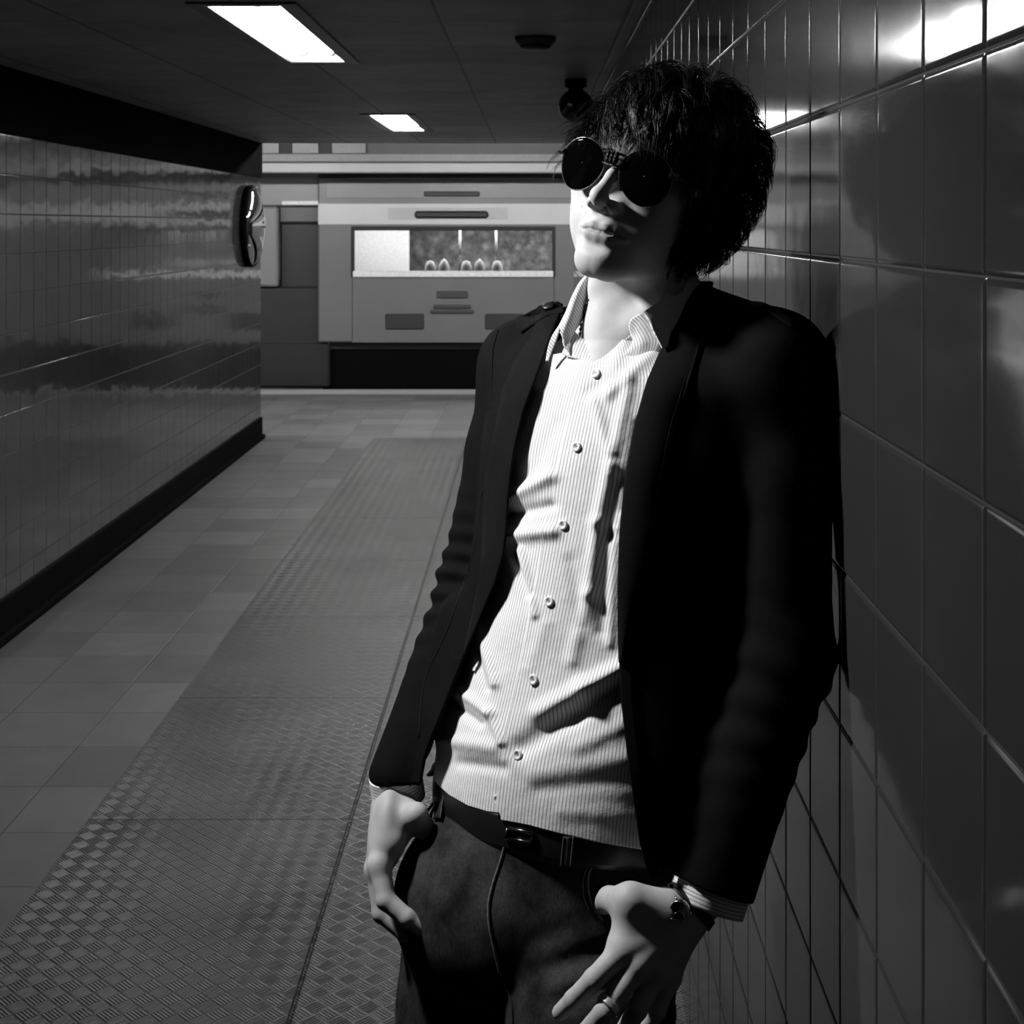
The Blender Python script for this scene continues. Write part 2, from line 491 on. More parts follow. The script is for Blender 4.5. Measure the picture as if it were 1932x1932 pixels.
# seats and passengers' seat backs seen as small pale shapes low in the window
M_seat = simple('pale_seat_plastic', .6, .4)
for k, px in enumerate((812, 838, 880, 905, 938)):
    m = MB(); c = V(px, 512, YT + .5)
    m.lathe([(.001, .13 + .02 * (k % 2)), (.035, .12), (.055, .07), (.06, 0), (.06, -.16)], (c[0], YT + .5, c[2] - .02), (0, 0, 1), 20)
    tpart(m, 'seat_back', M_seat, smooth=True)
for px in (868, 936):
    m = MB(); m.tube([V(px, 520, YT + .6), V(px, 430, YT + .6)], .012, 10); tpart(m, 'grab_pole', M_steel, smooth=True)
# interior ceiling lamp of the carriage
m = MB().box(X(620), X(1700), YT + .5, YT + .9, Z(405), Z(402))
tpart(m, 'interior_lamp', emissive('carriage_lamp', 8.0))
# handles, vents and badge on the body side
m = MB(); c = V(852, 404, YT)
m.box(c[0] - .36, c[0] + .36, YT - .03, YT - .005, Z(412), Z(398), .02); tpart(m, 'ventilator', M_darkpaint)
for k in range(4):
    y = 399 + k * 3.4
m = MB()
for k in range(7):
    m.box(c[0] - .62, c[0] + .55, YT - .018, YT - .008, Z(394 + k * 3.2), Z(393 + k * 3.2))
tpart(m, 'ventilator_slats', simple('slat_grey', .30, .5))
m = MB().box(X(800), X(905), YT - .02, YT + .01, Z(371), Z(361), .008); tpart(m, 'destination_plate', M_darkpaint)
m = MB()
m.box(X(727), X(800), YT - .012, YT + .01, Z(622), Z(592), .01); tpart(m, 'step_plate', simple('step_dark', .03, .5))
m = MB()
m.box(X(915), X(990), YT - .012, YT + .01, Z(622), Z(592), .01); tpart(m, 'step_plate', bpy.data.materials['step_dark'])
em = MB()
em.box(X(818), X(888), YT - .02, YT + .01, Z(582), Z(575), .004); em.box(X(812), X(894), YT - .02, YT + .01, Z(591), Z(585), .004)
em.box(X(824), X(882), YT - .02, YT + .01, Z(562), Z(549), .006)
tpart(em, 'emblem', simple('emblem_dark', .06, .4))
# gangway end: dark corridor connection and the next carriage beyond it
tpart(MB().box(X(524), X(600), YT + .12, YT + 1.8, Z(700), Z(420), .02), 'gangway_bellows', M_darkpaint)
tpart(MB().box(X(524), X(601), YT + .10, YT + 1.8, Z(419), Z(390), .01), 'gangway_header', simple('gangway_grey', .12, .5))
tpart(MB().box(X(530), X(622), YT + .02, YT + .09, Z(387), Z(379), .01), 'gangway_lamp_rail', simple('rail_pale', .85, .3))
tpart(MB().box(X(340), X(524), YT, YT + .1, Z(541), Z(390), .02), 'second_carriage_side', M_train_mid)
tpart(MB().box(X(340), X(600), YT + .05, YT + .13, Z(388), Z(334), .01), 'second_carriage_cantrail', M_train_mid)
tpart(MB().box(X(340), X(605), YT + .06, YT + 1.8, Z(703), Z(541), .02), 'second_carriage_skirt', M_darkpaint)
tpart(MB().box(X(340), X(620), YT + .05, YT + .2, Z(646) - .45, Z(646), .02), 'end_step', M_darkpaint)

# ---------------------------------------------------------------- recessed lamps in the passage ceiling
M_tube = emissive('fluorescent_tube', LAMP_TUBE)
M_trough = simple('white_reflector', .82, .3, noise_scale=5, var=.03)
M_frame = simple('lamp_frame_dark', .05, .4)
lamp_labels = ['large recessed twin tube ceiling light at the top edge of the picture',
               'small recessed ceiling light farther down the passage near the platform']
def make_lamp():
    r = empty('ceiling_light')
    w = (LX1 - LX0) / 2
    # local x across, y along (0..LLEN), z = 0 at the ceiling face
    f = MB(); o_, i_ = w + .052, w + .002
    f.box(-o_, -i_, -.05, LLEN + .05, -.006, .01, .002); f.box(i_, o_, -.05, LLEN + .05, -.006, .01, .002)
    f.box(-i_, i_, -.05, -.002, -.006, .01, .002); f.box(-i_, i_, LLEN + .002, LLEN + .05, -.006, .01, .002)
    f.build('frame', M_frame, r)
    t = MB(); d = .075
    t.box(-w - .006, -w, 0, LLEN, 0, d); t.box(w, w + .006, 0, LLEN, 0, d)
    t.box(-w, w, -.006, 0, 0, d); t.box(-w, w, LLEN, LLEN + .006, 0, d); t.box(-w, w, 0, LLEN, d, d + .006)
    t.build('reflector', M_trough, r)
    for s in (-1, 1):
        tb = MB().tube([(s * w * .5, .05, .034), (s * w * .5, LLEN - .05, .034)], .016, 12).build('tube', M_tube, r, True)
        for ya, yb in ((.005, .05), (LLEN - .05, LLEN - .005)):
            MB().tube([(s * w * .5, ya, .034), (s * w * .5, yb, .034)], .017, 12).build('end_cap', M_steel, tb)
    return r
def copy_tree(o, parent=None):
    c = o.copy(); link(c)
    c.parent = parent
    for ch in list(o.children):
        copy_tree(ch, c)
    return c
proto = make_lamp()
for i, ly in enumerate(lamps_y):
    o = proto if i == 0 else copy_tree(proto)
    o.location = ((LX0 + LX1) / 2, ly, ZC)
    tag(o, lamp_labels[i], 'lamp', 'recessed lights in the passage ceiling')

# ---------------------------------------------------------------- small fittings
# six sided sensor under the ceiling
r = empty('ceiling_sensor', (X(1010, 4.66), 4.66, ZC)); tag(r, 'dark flat ceiling sensor with a rim on the ceiling beyond the large light', 'sensor')
MB().lathe([(.074, 0), (.076, -.008), (.062, -.022), (.05, -.026), (.02, -.026)], (0, 0, 0), (0, 0, 1), 6).build('base', simple('sensor_dark', .03, .5), r)
MB().lathe([(.05, -.024), (.048, -.034), (.03, -.040), (.001, -.041)], (0, 0, 0), (0, 0, 1), 32).build('cover', simple('sensor_cover', .05, .4), r, True)
# dome camera near the right wall
r = empty('dome_camera', (.178, 6.0, ZC)); tag(r, 'black round dome camera under the ceiling by the right wall', 'camera')
MB().lathe([(.045, 0), (.045, -.03), (.03, -.035), (.03, -.05)], (0, 0, 0), (0, 0, 1), 24).build('bracket', M_black_trim, r, True)
t_ = np.linspace(.4, math.pi, 16)
MB().lathe([(.072 * math.sin(a), -.11 + .072 * math.cos(a)) for a in t_], (0, 0, 0), (0, 0, 1), 32).build('dome', simple('dome_black', .006, .25), r, True)
# convex mirror on the left wall by the platform
r = empty('convex_mirror', (XL, 10.2, H - .01)); tag(r, 'round convex wall mirror at the far end of the left wall', 'mirror')
Rm = .275; prof = [(.001, .118)] + [(Rm * math.sin(a) / math.sin(.9), .118 - (1 - math.cos(a)) * .07 / (1 - math.cos(.9))) for a in np.linspace(.08, .9, 14)] + [(Rm, .02)]
MB().lathe(prof, (0, 0, 0), (1, 0, 0), 64).build('mirror_dome', simple('mirror_chrome', .75, .03, metal=1.0, noise_scale=3, var=.02), r, True)
MB().lathe([(Rm - .004, .0), (Rm + .012, .004), (Rm + .014, .03), (Rm + .006, .05), (Rm - .002, .045)], (0, 0, 0), (1, 0, 0), 64).build('rim', M_black_trim, r, True)
for a in (0, 2.1, 4.2):
    MB().lathe([(.014, .03), (.014, .062), (.008, .066)], (0, math.cos(a + 1.57) * .27, math.sin(a + 1.57) * .27), (1, 0, 0), 12).build('clip', M_steel, r, True)

# key light added out of view beside the man, in an invented ceiling fixture
sp = empty('added_key_light', (-.80, 1.53, ZC)); tag(sp, 'added key light in an invented round fixture under the ceiling left of the man', 'lamp')
aim = Vector((.05, 1.49, 1.40)) - Vector((-.80, 1.53, ZC - .09)); aim.normalize()
m = MB(); m.lathe([(.04, 0), (.04, -.012), (.010, -.016), (.010, -.05)], (0, 0, 0), (0, 0, 1), 24); m.build('arm', M_black_trim, sp, True)
m = MB(); o_ = np.array([0, 0, -.09]); m.lathe([(.03, -.06), (.055, -.03), (.062, .03), (.058, .032), (.052, -.02), (.01, -.03)], o_, aim, 32); m.build('shade', M_frame, sp, True)
ld_ = bpy.data.lights.new('spotlight', 'SPOT'); ld_.shadow_soft_size = .065; ld_.energy = SPOT_POWER; ld_.spot_size = math.radians(104); ld_.spot_blend = 1.0
lo_ = link(bpy.data.objects.new('bulb', ld_), sp); lo_.location = Vector(o_) + aim * .034; lo_.rotation_euler = aim.to_track_quat('-Z', 'Y').to_euler()
# ---------------------------------------------------------------- implicit surfaces -> mesh
def ell(P, c, r):
    q = P - np.asarray(c, np.float32); r = np.asarray(r, np.float32)
    k0 = np.sqrt(((q / r) ** 2).sum(-1)) + 1e-9
    k1 = np.sqrt(((q / (r * r)) ** 2).sum(-1)) + 1e-9
    return k0 * (k0 - 1) / k1
def cap(P, a, b, ra, rb=None):
    a = np.asarray(a, np.float32); b = np.asarray(b, np.float32); rb = ra if rb is None else rb
    ab = b - a; t = np.clip(((P - a) @ ab) / (ab @ ab + 1e-12), 0, 1)
    return np.sqrt(((P - a - t[..., None] * ab) ** 2).sum(-1)) - (ra + (rb - ra) * t)
def su(a, b, k):
    h = np.clip(.5 + .5 * (b - a) / k, 0, 1); return b + (a - b) * h - k * h * (1 - h)
def ss(a, b, k):       # a minus b, smooth
    return -su(-a, b, k)
def smax(a, b, k): return -su(-a, -b, k)
def chain(P, pts, rs, k=.004):
    d = None
    for i in range(len(pts) - 1):
        c = cap(P, pts[i], pts[i + 1], rs[i], rs[i + 1]); d = c if d is None else su(d, c, k)
    return d
def wnoise(P, s, seed=0):
    r = np.random.default_rng(seed); o = 0
    for i in range(5):
        w = r.normal(0, 1, 3); w *= s / np.linalg.norm(w); o = o + np.sin(P @ w.astype(np.float32) + r.uniform(0, 6.28))
    return o / 5

def nets(fn, lo, hi, h):
    lo = np.asarray(lo, float); hi = np.asarray(hi, float); B = 4
    nb = np.ceil((hi - lo) / (h * B)).astype(int); n = nb * B
    ax = [lo[i] + h * (np.arange(nb[i]) * B + (B - 1) / 2) for i in range(3)]
    G = np.stack(np.meshgrid(*ax, indexing='ij'), -1).astype(np.float32)
    dc = fn(G.reshape(-1, 3)).reshape(nb)
    act = np.abs(dc) < h * B * 1.6
    vals = np.where(dc < 0, -1.0, 1.0).astype(np.float32)
    vals = np.repeat(np.repeat(np.repeat(vals, B, 0), B, 1), B, 2)
    bi = np.argwhere(act)
    off = np.stack(np.meshgrid(*[np.arange(B)] * 3, indexing='ij'), -1).reshape(-1, 3)
    for s in range(0, len(bi), 20000):
        I = (bi[s:s + 20000, None, :] * B + off[None]).reshape(-1, 3)
        vals[I[:, 0], I[:, 1], I[:, 2]] = fn((lo + I * h).astype(np.float32))
    ins = vals < 0
    cnt = np.zeros(n - 1, np.int8)
    for a in (0, 1):
        for b in (0, 1):
            for c in (0, 1):
                cnt += ins[a:n[0] - 1 + a, b:n[1] - 1 + b, c:n[2] - 1 + c]
    cells = np.argwhere((cnt > 0) & (cnt < 8))
    idx = -np.ones(n - 1, np.int32); idx[cells[:, 0], cells[:, 1], cells[:, 2]] = np.arange(len(cells))
    acc = np.zeros((len(cells), 3)); num = np.zeros(len(cells))
    co = [(a, b, c) for a in (0, 1) for b in (0, 1) for c in (0, 1)]
    for p in co:
        for d in range(3):
            if p[d]: continue
            q = list(p); q[d] = 1
            va = vals[cells[:, 0] + p[0], cells[:, 1] + p[1], cells[:, 2] + p[2]]
            vb = vals[cells[:, 0] + q[0], cells[:, 1] + q[1], cells[:, 2] + q[2]]
            m = (va < 0) != (vb < 0)
            t = np.where(m, va / np.where(m, va - vb, 1), 0)
            pos = np.tile(np.array(p, float), (len(cells), 1)); pos[:, d] += t
            acc[m] += pos[m]; num[m] += 1
    Vv = lo + h * (cells + acc / num[:, None])
    Q = []
    for d in range(3):
        e = [slice(1, None)] * 3; e[d] = slice(None)
        A = ins[tuple(slice(0, -1) if k == d else slice(1, -1) for k in range(3))]
        C = ins[tuple(slice(1, None) if k == d else slice(1, -1) for k in range(3))]
        w = np.argwhere(A != C)
        if not len(w): continue
        o = np.ones(3, int); o[d] = 0
        g = w + o
        s = A[w[:, 0], w[:, 1], w[:, 2]]
        u, v = [(1, 2), (2, 0), (0, 1)][d]
        def ix(du, dv):
            c = g.copy(); c[:, u] -= du; c[:, v] -= dv
            return idx[c[:, 0], c[:, 1], c[:, 2]]
        q = np.stack([ix(1, 1), ix(0, 1), ix(0, 0), ix(1, 0)], 1)
        q = np.where(s[:, None], q, q[:, ::-1]); Q.append(q)
    Q = np.concatenate(Q); Q = Q[(Q >= 0).all(1)]
    return Vv, Q

def smooth_mesh(v, q, it=2, lam=.5):
    e = np.concatenate([q[:, [0, 1]], q[:, [1, 2]], q[:, [2, 3]], q[:, [3, 0]]]); e = np.concatenate([e, e[:, ::-1]])
    deg = np.bincount(e[:, 0], minlength=len(v))[:, None] + 1e-9
    for k in range(it):
        l = lam if k % 2 == 0 else -lam * 1.02
        s = np.stack([np.bincount(e[:, 0], weights=v[e[:, 1], i], minlength=len(v)) for i in range(3)], 1)
        v = v + l * (s / deg - v)
    return v

def proj(P):
    return CX + P[..., 0] * F / P[..., 1], CY + (H - P[..., 2]) * F / P[..., 1]

def poly_sd(px, py, poly):
    """signed distance in px to a closed polygon, negative inside"""
    poly = np.asarray(poly, np.float32); d = np.full(px.shape, 1e9, np.float32); ins = np.zeros(px.shape, bool)
    for (x0, y0), (x1, y1) in zip(poly, np.roll(poly, -1, 0)):
        ex, ey = x1 - x0, y1 - y0
        t = np.clip(((px - x0) * ex + (py - y0) * ey) / (ex * ex + ey * ey + 1e-9), 0, 1)
        d = np.minimum(d, np.hypot(px - x0 - t * ex, py - y0 - t * ey))
        c = ((y0 > py) != (y1 > py)) & (px < (x1 - x0) * (py - y0) / (y1 - y0 + 1e-12) + x0)
        ins ^= c
    return np.where(ins, -d, d)

def hit(px, py, fn, y0=1.15, y1=1.9, off=0.0):
    """first surface point along the sight line through a photo pixel, pulled off towards the viewer"""
    Ys = np.arange(y0, y1, .002); P = np.stack([(px - CX) * Ys / F, Ys, H - (py - CY) * Ys / F], 1).astype(np.float32)
    d = fn(P); k = np.argmax(d < 0)
    if not (d < 0).any(): k = int(np.argmin(d))
    Y = Ys[k]
    if k > 0 and d[k] < 0: Y = Ys[k - 1] + .002 * d[k - 1] / (d[k - 1] - d[k] + 1e-9)
    return V(px, py, Y - off)

def cr(pts, n):
    """Catmull-Rom through pts, n samples"""
    p = np.asarray(pts, float); p = np.concatenate([[2 * p[0] - p[1]], p, [2 * p[-1] - p[-2]]]); m = len(p) - 3
    t = np.linspace(0, m - 1e-9, n); i = t.astype(int); u = (t - i)[:, None]
    a, b, c, d = p[i], p[i + 1], p[i + 2], p[i + 3]
    return .5 * (2 * b + (c - a) * u + (2 * a - 5 * b + 4 * c - d) * u ** 2 + (3 * b - a - 3 * c + d) * u ** 3)

def grid_mesh(name, G, mat, parent, thick=0.0, uv=None, closed_u=False):
    """G: rows x cols x 3"""
    r, c = G.shape[:2]
    i, j = np.meshgrid(np.arange(r - 1), np.arange(c if closed_u else c - 1), indexing='ij')
    j2 = (j + 1) % c
    q = np.stack([i * c + j, i * c + j2, (i + 1) * c + j2, (i + 1) * c + j], -1).reshape(-1, 4)
    o = mesh(name, G.reshape(-1, 3), q, mat, parent, True, None if uv is None else uv.reshape(-1, 2))
    if thick:
        m = o.modifiers.new('s', 'SOLIDIFY'); m.thickness = thick; m.offset = 0
    return o

def patch(name, rows, mat, parent, nr=24, nc=24, thick=.0015, uvs=None):
    """smooth sheet through rows of 3-D control points"""
    R = [cr(r, nc) for r in rows]
    G = np.stack([cr(np.array([r[k] for r in R]), nr) for k in range(nc)], 1)
    uv = None
    if uvs == 'len':
        du = np.concatenate([np.zeros((nr, 1)), np.linalg.norm(np.diff(G, axis=1), axis=2).cumsum(1)], 1)
        dv = np.concatenate([np.zeros((1, nc)), np.linalg.norm(np.diff(G, axis=0), axis=2).cumsum(0)], 0)
        uv = np.stack([du, dv], -1)
    return grid_mesh(name, G, mat, parent, thick, uv)
# ================================================================ the man
def cloth(name, c, rough=.85, scale=900., bump=.25, sheen=.2, big=30.):
    t = NT(name); o = t.coord()
    w = t.noise(o, scale, 2); l = t.noise(o, big, 4)
    t.col(t.grey(t.M('MULTIPLY', t.map(l, .3, .7, c * .85, c * 1.15), t.map(w, .3, .7, .85, 1.15))))
    t.set(Roughness=rough, Sheen_Weight=sheen, Specular_IOR_Level=.06)
    t.bump(t.M('ADD', w, t.M('MULTIPLY', l, .6)), bump, .0012)
    return t.m
def stripe_mat():
    t = NT('striped_shirt_cotton'); uv = t.coord('UV'); x = t.xyz(uv); o = t.coord()
    f = t.M('FRACT', t.M('DIVIDE', x[0], .0034))
    d = t.M('ABSOLUTE', t.M('SUBTRACT', f, .5))
    s = t.map(d, .12, .2, 1.0, 0.0)
    l = t.noise(o, 30, 4); w = t.noise(o, 1200, 1)
    c = t.M('MULTIPLY', t.map(s, 0, 1, .82, .38), t.map(w, .3, .7, .95, 1.05))
    t.col(t.grey(c)); t.set(Roughness=.85, Specular_IOR_Level=.2)
    t.bump(t.M('ADD', t.M('MULTIPLY', l, 2.0), t.M('MULTIPLY', w, .15)), .35, .003)
    return t.m
def skin_mat():
    t = NT('skin'); o = t.coord()
    a = t.n('ShaderNodeAttribute'); a.attribute_name = 'lip'
    n1 = t.noise(o, 60, 4); n2 = t.noise(o, 700, 2)
    c = t.M('MULTIPLY', t.map(n1, .3, .7, .38, .45), t.map(a.outputs['Fac'], 0, 1, 1.0, .60))
    t.col(t.grey(c))
    t.b.inputs['Subsurface Weight'].default_value = .12
    t.b.inputs['Subsurface Radius'].default_value = (1, 1, 1)
    t.b.inputs['Subsurface Scale'].default_value = .004
    t.set(Roughness=.6, Specular_IOR_Level=.25)
    t.bump(t.M('ADD', n2, t.M('MULTIPLY', n1, .2)), .10, .0004)
    return t.m
def denim_mat():
    t = NT('dark_denim'); o = t.coord()
    mp = t.n('ShaderNodeMapping'); t.l(o, mp.inputs[0]); mp.inputs['Scale'].default_value = (1, 1, .12)
    v = t.noise(mp.outputs[0], 900, 3, .7); f = t.noise(o, 22, 5, .65); w = t.noise(o, 1500, 1)
    c = t.M('MULTIPLY', t.map(f, .35, .7, .006, .048), t.map(v, .3, .7, .55, 1.5))
    t.col(t.grey(c)); t.set(Roughness=.85, Specular_IOR_Level=.15)
    t.bump(t.M('ADD', w, v), .3, .001)
    return t.m
M_jacket = cloth('black_jacket_cloth', .0042, sheen=.0)
M_jacket2 = cloth('black_jacket_lapel', .0055, sheen=.0)
M_stitch_edge = cloth('jacket_stitch_and_lit_edge', .018, sheen=0)  # lapel stitches, and the pale line painted as the jacket's lit edge
M_shirt = stripe_mat()
M_skin = skin_mat()
M_denim = denim_mat()
M_seam = simple('denim_seam', .09, .8, noise_scale=250, var=.6)
M_belt = simple('black_leather_belt', .008, .4, noise_scale=90)
M_hair = NT('black_hair'); M_hair.col(.003); M_hair.set(Roughness=.42, Specular_IOR_Level=.28); M_hair = M_hair.m
M_button = simple('pearl_button', .72, .22, noise_scale=120)
M_metal = simple('polished_metal', .7, .16, metal=1.0, noise_scale=60)
M_shoe = simple('shoe_leather', .02, .3)

man = empty('person', (-.05, 1.45, 0))
tag(man, 'dark haired person in sunglasses, black jacket, striped shirt and jeans leaning on the tiled wall', 'person')
OFF = np.array(man.location)
def pp(o, par=None):
    """parent under the man, keeping the geometry in place"""
    from mathutils import Matrix
    if par is None:
        o.parent = man; o.matrix_parent_inverse = Matrix.Translation(-man.location)
    else:
        o.parent = par
    return o

TH = math.radians(35); SN, CS = math.sin(TH), math.cos(TH)
LAT = np.array([CS, -SN, 0]); FWD = np.array([-SN, -CS, 0])
# sections of the trunk: front point in the photo, its distance, half width, half depth
sec = [(1132, 640, 1.545, .085, .062), (1128, 676, 1.525, .135, .080), (1120, 707, 1.510, .152, .092), (1088, 843, 1.495, .163, .106),
       (1064, 990, 1.485, .155, .106), (1037, 1134, 1.475, .143, .099), (1008, 1282, 1.460, .147, .099),
       (978, 1423, 1.445, .158, .103), (962, 1560, 1.440, .160, .106), (960, 1700, 1.440, .165, .11)]
T_ = []
for px, py, Yf, a, b in sec:
    p = V(px, py, Yf); T_.append((p[2], p[0] + b * SN, p[1] + b * CS, a, b))
T_ = np.array(T_[::-1])
zz = np.linspace(T_[0, 0], T_[-1, 0], 120)
def _sm(col):
    y = np.interp(zz, T_[:, 0], col); k = np.ones(9) / 9
    return np.convolve(np.pad(y, 4, mode='edge'), k, 'valid')
TS = [_sm(T_[:, i]) for i in range(1, 5)]
def section(z):
    return [np.interp(z, zz, c) for c in TS]
def trunk(P, ga=0.0, gb=0.0):
    cx, cy, a, b = section(P[..., 2]); a = a + ga; b = b + gb
    u = (P[..., 0] - cx) * CS - (P[..., 1] - cy) * SN
    v = -(P[..., 0] - cx) * SN - (P[..., 1] - cy) * CS
    k0 = np.sqrt((u / a) ** 2 + (v / b) ** 2) + 1e-9; k1 = np.sqrt((u / a ** 2) ** 2 + (v / b ** 2) ** 2) + 1e-9
    return k0 * (k0 - 1) / k1, u, v

# ---------------------------------------------------------------- head
YAW, PITCH, ROLL = math.radians(29), math.radians(10), math.radians(13)
f0 = np.array([-math.sin(YAW), -math.cos(YAW), 0]); l0 = np.array([math.cos(YAW), -math.sin(YAW), 0]); u0 = np.array([0, 0, 1.0])
hf = f0 * math.cos(PITCH) + u0 * math.sin(PITCH); u1 = u0 * math.cos(PITCH) - f0 * math.sin(PITCH)
hu = u1 * math.cos(ROLL) + l0 * math.sin(ROLL); hl = l0 * math.cos(ROLL) - u1 * math.sin(ROLL)
HR = np.stack([hl, hf, hu], 1)                 # local (left, forward, up) -> world
HS = 1.0
HO = V(1172, 297, 1.485) - HS * HR @ np.array([0, .092, .026])
def h2w(p): return HO + HS * (np.asarray(p) @ HR.T)
def w2h(P): return ((P - HO.astype(np.float32)) @ HR.astype(np.float32)) / HS

UPL, UPR = [(0, .0945, -.0498), (.0070, .0942, -.0488), (.016, .0895, -.0507), (.0262, .0825, -.0532)], [.0036, .0040, .0034, .0016]
LOL, LOR = [(0, .0922, -.0580), (.010, .0908, -.0577), (.0240, .0832, -.0542)], [.0058, .0052, .0020]
def face(Q):
    x = np.abs(Q[..., 0]); S = np.stack([x, Q[..., 1], Q[..., 2]], -1)
    d = ell(Q, (0, -.008, .045), (.073, .096, .084))
    d = su(d, ell(Q, (0, .024, -.010), (.061, .066, .074)), .03)
    d = su(d, ell(Q, (0, .064, -.045), (.028, .031, .029)), .02)
    d = su(d, cap(S, (.044, .006, -.052), (.014, .070, -.084), .013, .012), .025)
    d = su(d, ell(Q, (0, .032, -.058), (.044, .046, .030)), .02)
    d = su(d, ell(Q, (0, .0765, -.081), (.019, .017, .0150)), .022)
    d = su(d, cap(S, (.0, .083, .032), (.036, .074, .034), .011, .010), .016)
    d = su(d, ell(S, (.045, .060, -.006), (.018, .018, .013)), .02)
    d = su(d, ell(S, (.034, .048, -.034), (.023, .030, .030)), .02)
    d = ss(d, ell(S, (.031, .103, .008), (.0165, .014, .0115)), .014)
    d = su(d, ell(S, (.031, .0745, .010), (.0135, .0135, .0125)), .004)
    d = su(d, chain(Q, [(0, .089, .024), (0, .101, .004), (0, .1135, -.015)], [.0062, .0060, .0074], .004), .010)
    d = su(d, ell(Q, (0, .1165, -.0200), (.0090, .0100, .0088)), .006)
    d = su(d, ell(S, (.0118, .1005, -.0262), (.0066, .0110, .0070)), .008)
    d = su(d, cap(Q, (0, .115, -.027), (0, .100, -.031), .0036, .004), .004)
    d = ss(d, ell(S, (.0068, .1070, -.0325), (.0034, .0066, .0055)), .003)
    d = ss(d, cap(Q, (0, .1045, -.034), (0, .106, -.043), .0022, .0028), .005)
    d = ss(d, cap(Q, (-.03, .088, -.0655), (.0, .1075, -.068), .006, .006), .008) if False else ss(d, ell(Q, (0, .106, -.0690), (.022, .0120, .0062)), .008)
    up = chain(S, UPL, UPR, .003)
    lo = chain(S, LOL, LOR, .003)
    d = su(d, up, .0055); d = su(d, lo, .0055)
    cr_ = chain(S, [(0, .0978, -.0533), (.010, .0962, -.0530), (.0265, .0848, -.0535)], [.0014, .0014, .0010], .001)
    d = ss(d, cr_, .0018)
    # ears
    e = ell(S, (.074, -.010, .000), (.008, .017, .030)); e = ss(e, ell(S, (.082, -.006, .004), (.007, .010, .018)), .004)
    d = su(d, e, .006)
    return d

NB = V(1212, 655, 1.615)
NT_ = h2w((0, -.018, -.045))
def skin_head(P):
    d = face(w2h(P)) * HS
    n = cap(P, NT_, NB, .052, .057); d = su(d, n, .022)
    # sternomastoids and larynx
    notch = V(1140, 680, 1.55)
    d = su(d, chain(P, [h2w((.058, -.012, -.035)), (h2w((.058, -.012, -.035)) + notch) / 2 + np.array([.012, -.008, 0]), notch], [.010, .011, .007], .01), .02)
    d = su(d, chain(P, [h2w((-.058, -.012, -.035)), (h2w((-.058, -.012, -.035)) + notch) / 2 + np.array([-.004, -.002, 0]), notch], [.008, .009, .006], .01), .02)
    d = su(d, ell(P, V(1160, 600, 1.568), (.010, .012, .016)), .03)
    t, u, v = trunk(P, -.015, -.014)
    ch = smax(t, P[..., 2] - 1.452, .03); ch = smax(ch, 1.32 - P[..., 2], .01)
    d = su(d, ch, .05)
    return d

def collect(parts):
    n = 0; VV, QQ = [], []
    for v, q in parts:
        VV.append(v); QQ.append(q + n); n += len(v)
    return np.concatenate(VV), np.concatenate(QQ)
# ---------------------------------------------------------------- hands
def hand_right(P):      # image left, seen from the thumb side, thumb hooked in the pocket
    W = V(741, 1494, 1.570); W0 = V(775, 1400, 1.592)
    d = cap(P, W0, W, .022, .0200)
    mc = [V(716, 1632, 1.495), V(710, 1640, 1.515), V(712, 1648, 1.537), V(718, 1650, 1.557)]
    for m, r in zip(mc, (.0122, .0124, .012, .0112)):
        d = su(d, cap(P, W + (m - W) * .25, m, .0140, r), .014)
    d = su(d, ell(P, V(735, 1560, 1.53), (.017, .032, .038)), .015)
    th = [V(757, 1530, 1.545), V(785, 1538, 1.512), V(801, 1562, 1.525), V(812, 1592, 1.552)]
    d = su(d, chain(P, th, [.014, .0122, .0105, .009], .004), .014)
    d = su(d, cap(P, V(742, 1590, 1.505), th[0], .011, .014), .016)
    fg = [([mc[0], V(728, 1698, 1.478), V(768, 1732, 1.470), V(795, 1752, 1.470)], [.0115, .0098, .0088, .0075]),
          ([mc[1], V(720, 1722, 1.500), V(765, 1760, 1.490), V(812, 1768, 1.484)], [.0115, .0098, .0088, .0078]),
          ([mc[2], V(724, 1722, 1.528), V(770, 1752, 1.515), V(812, 1752, 1.505)], [.0110, .0094, .0084, .0072]),
          ([mc[3], V(732, 1704, 1.552), V(768, 1728, 1.540), V(795, 1738, 1.530)], [.0098, .0082, .0074, .0064])]
    f = None
    for p, r in fg:
        c = chain(P, p, r, .003); f = c if f is None else su(f, c, .0022)
    return su(d, f, .006)
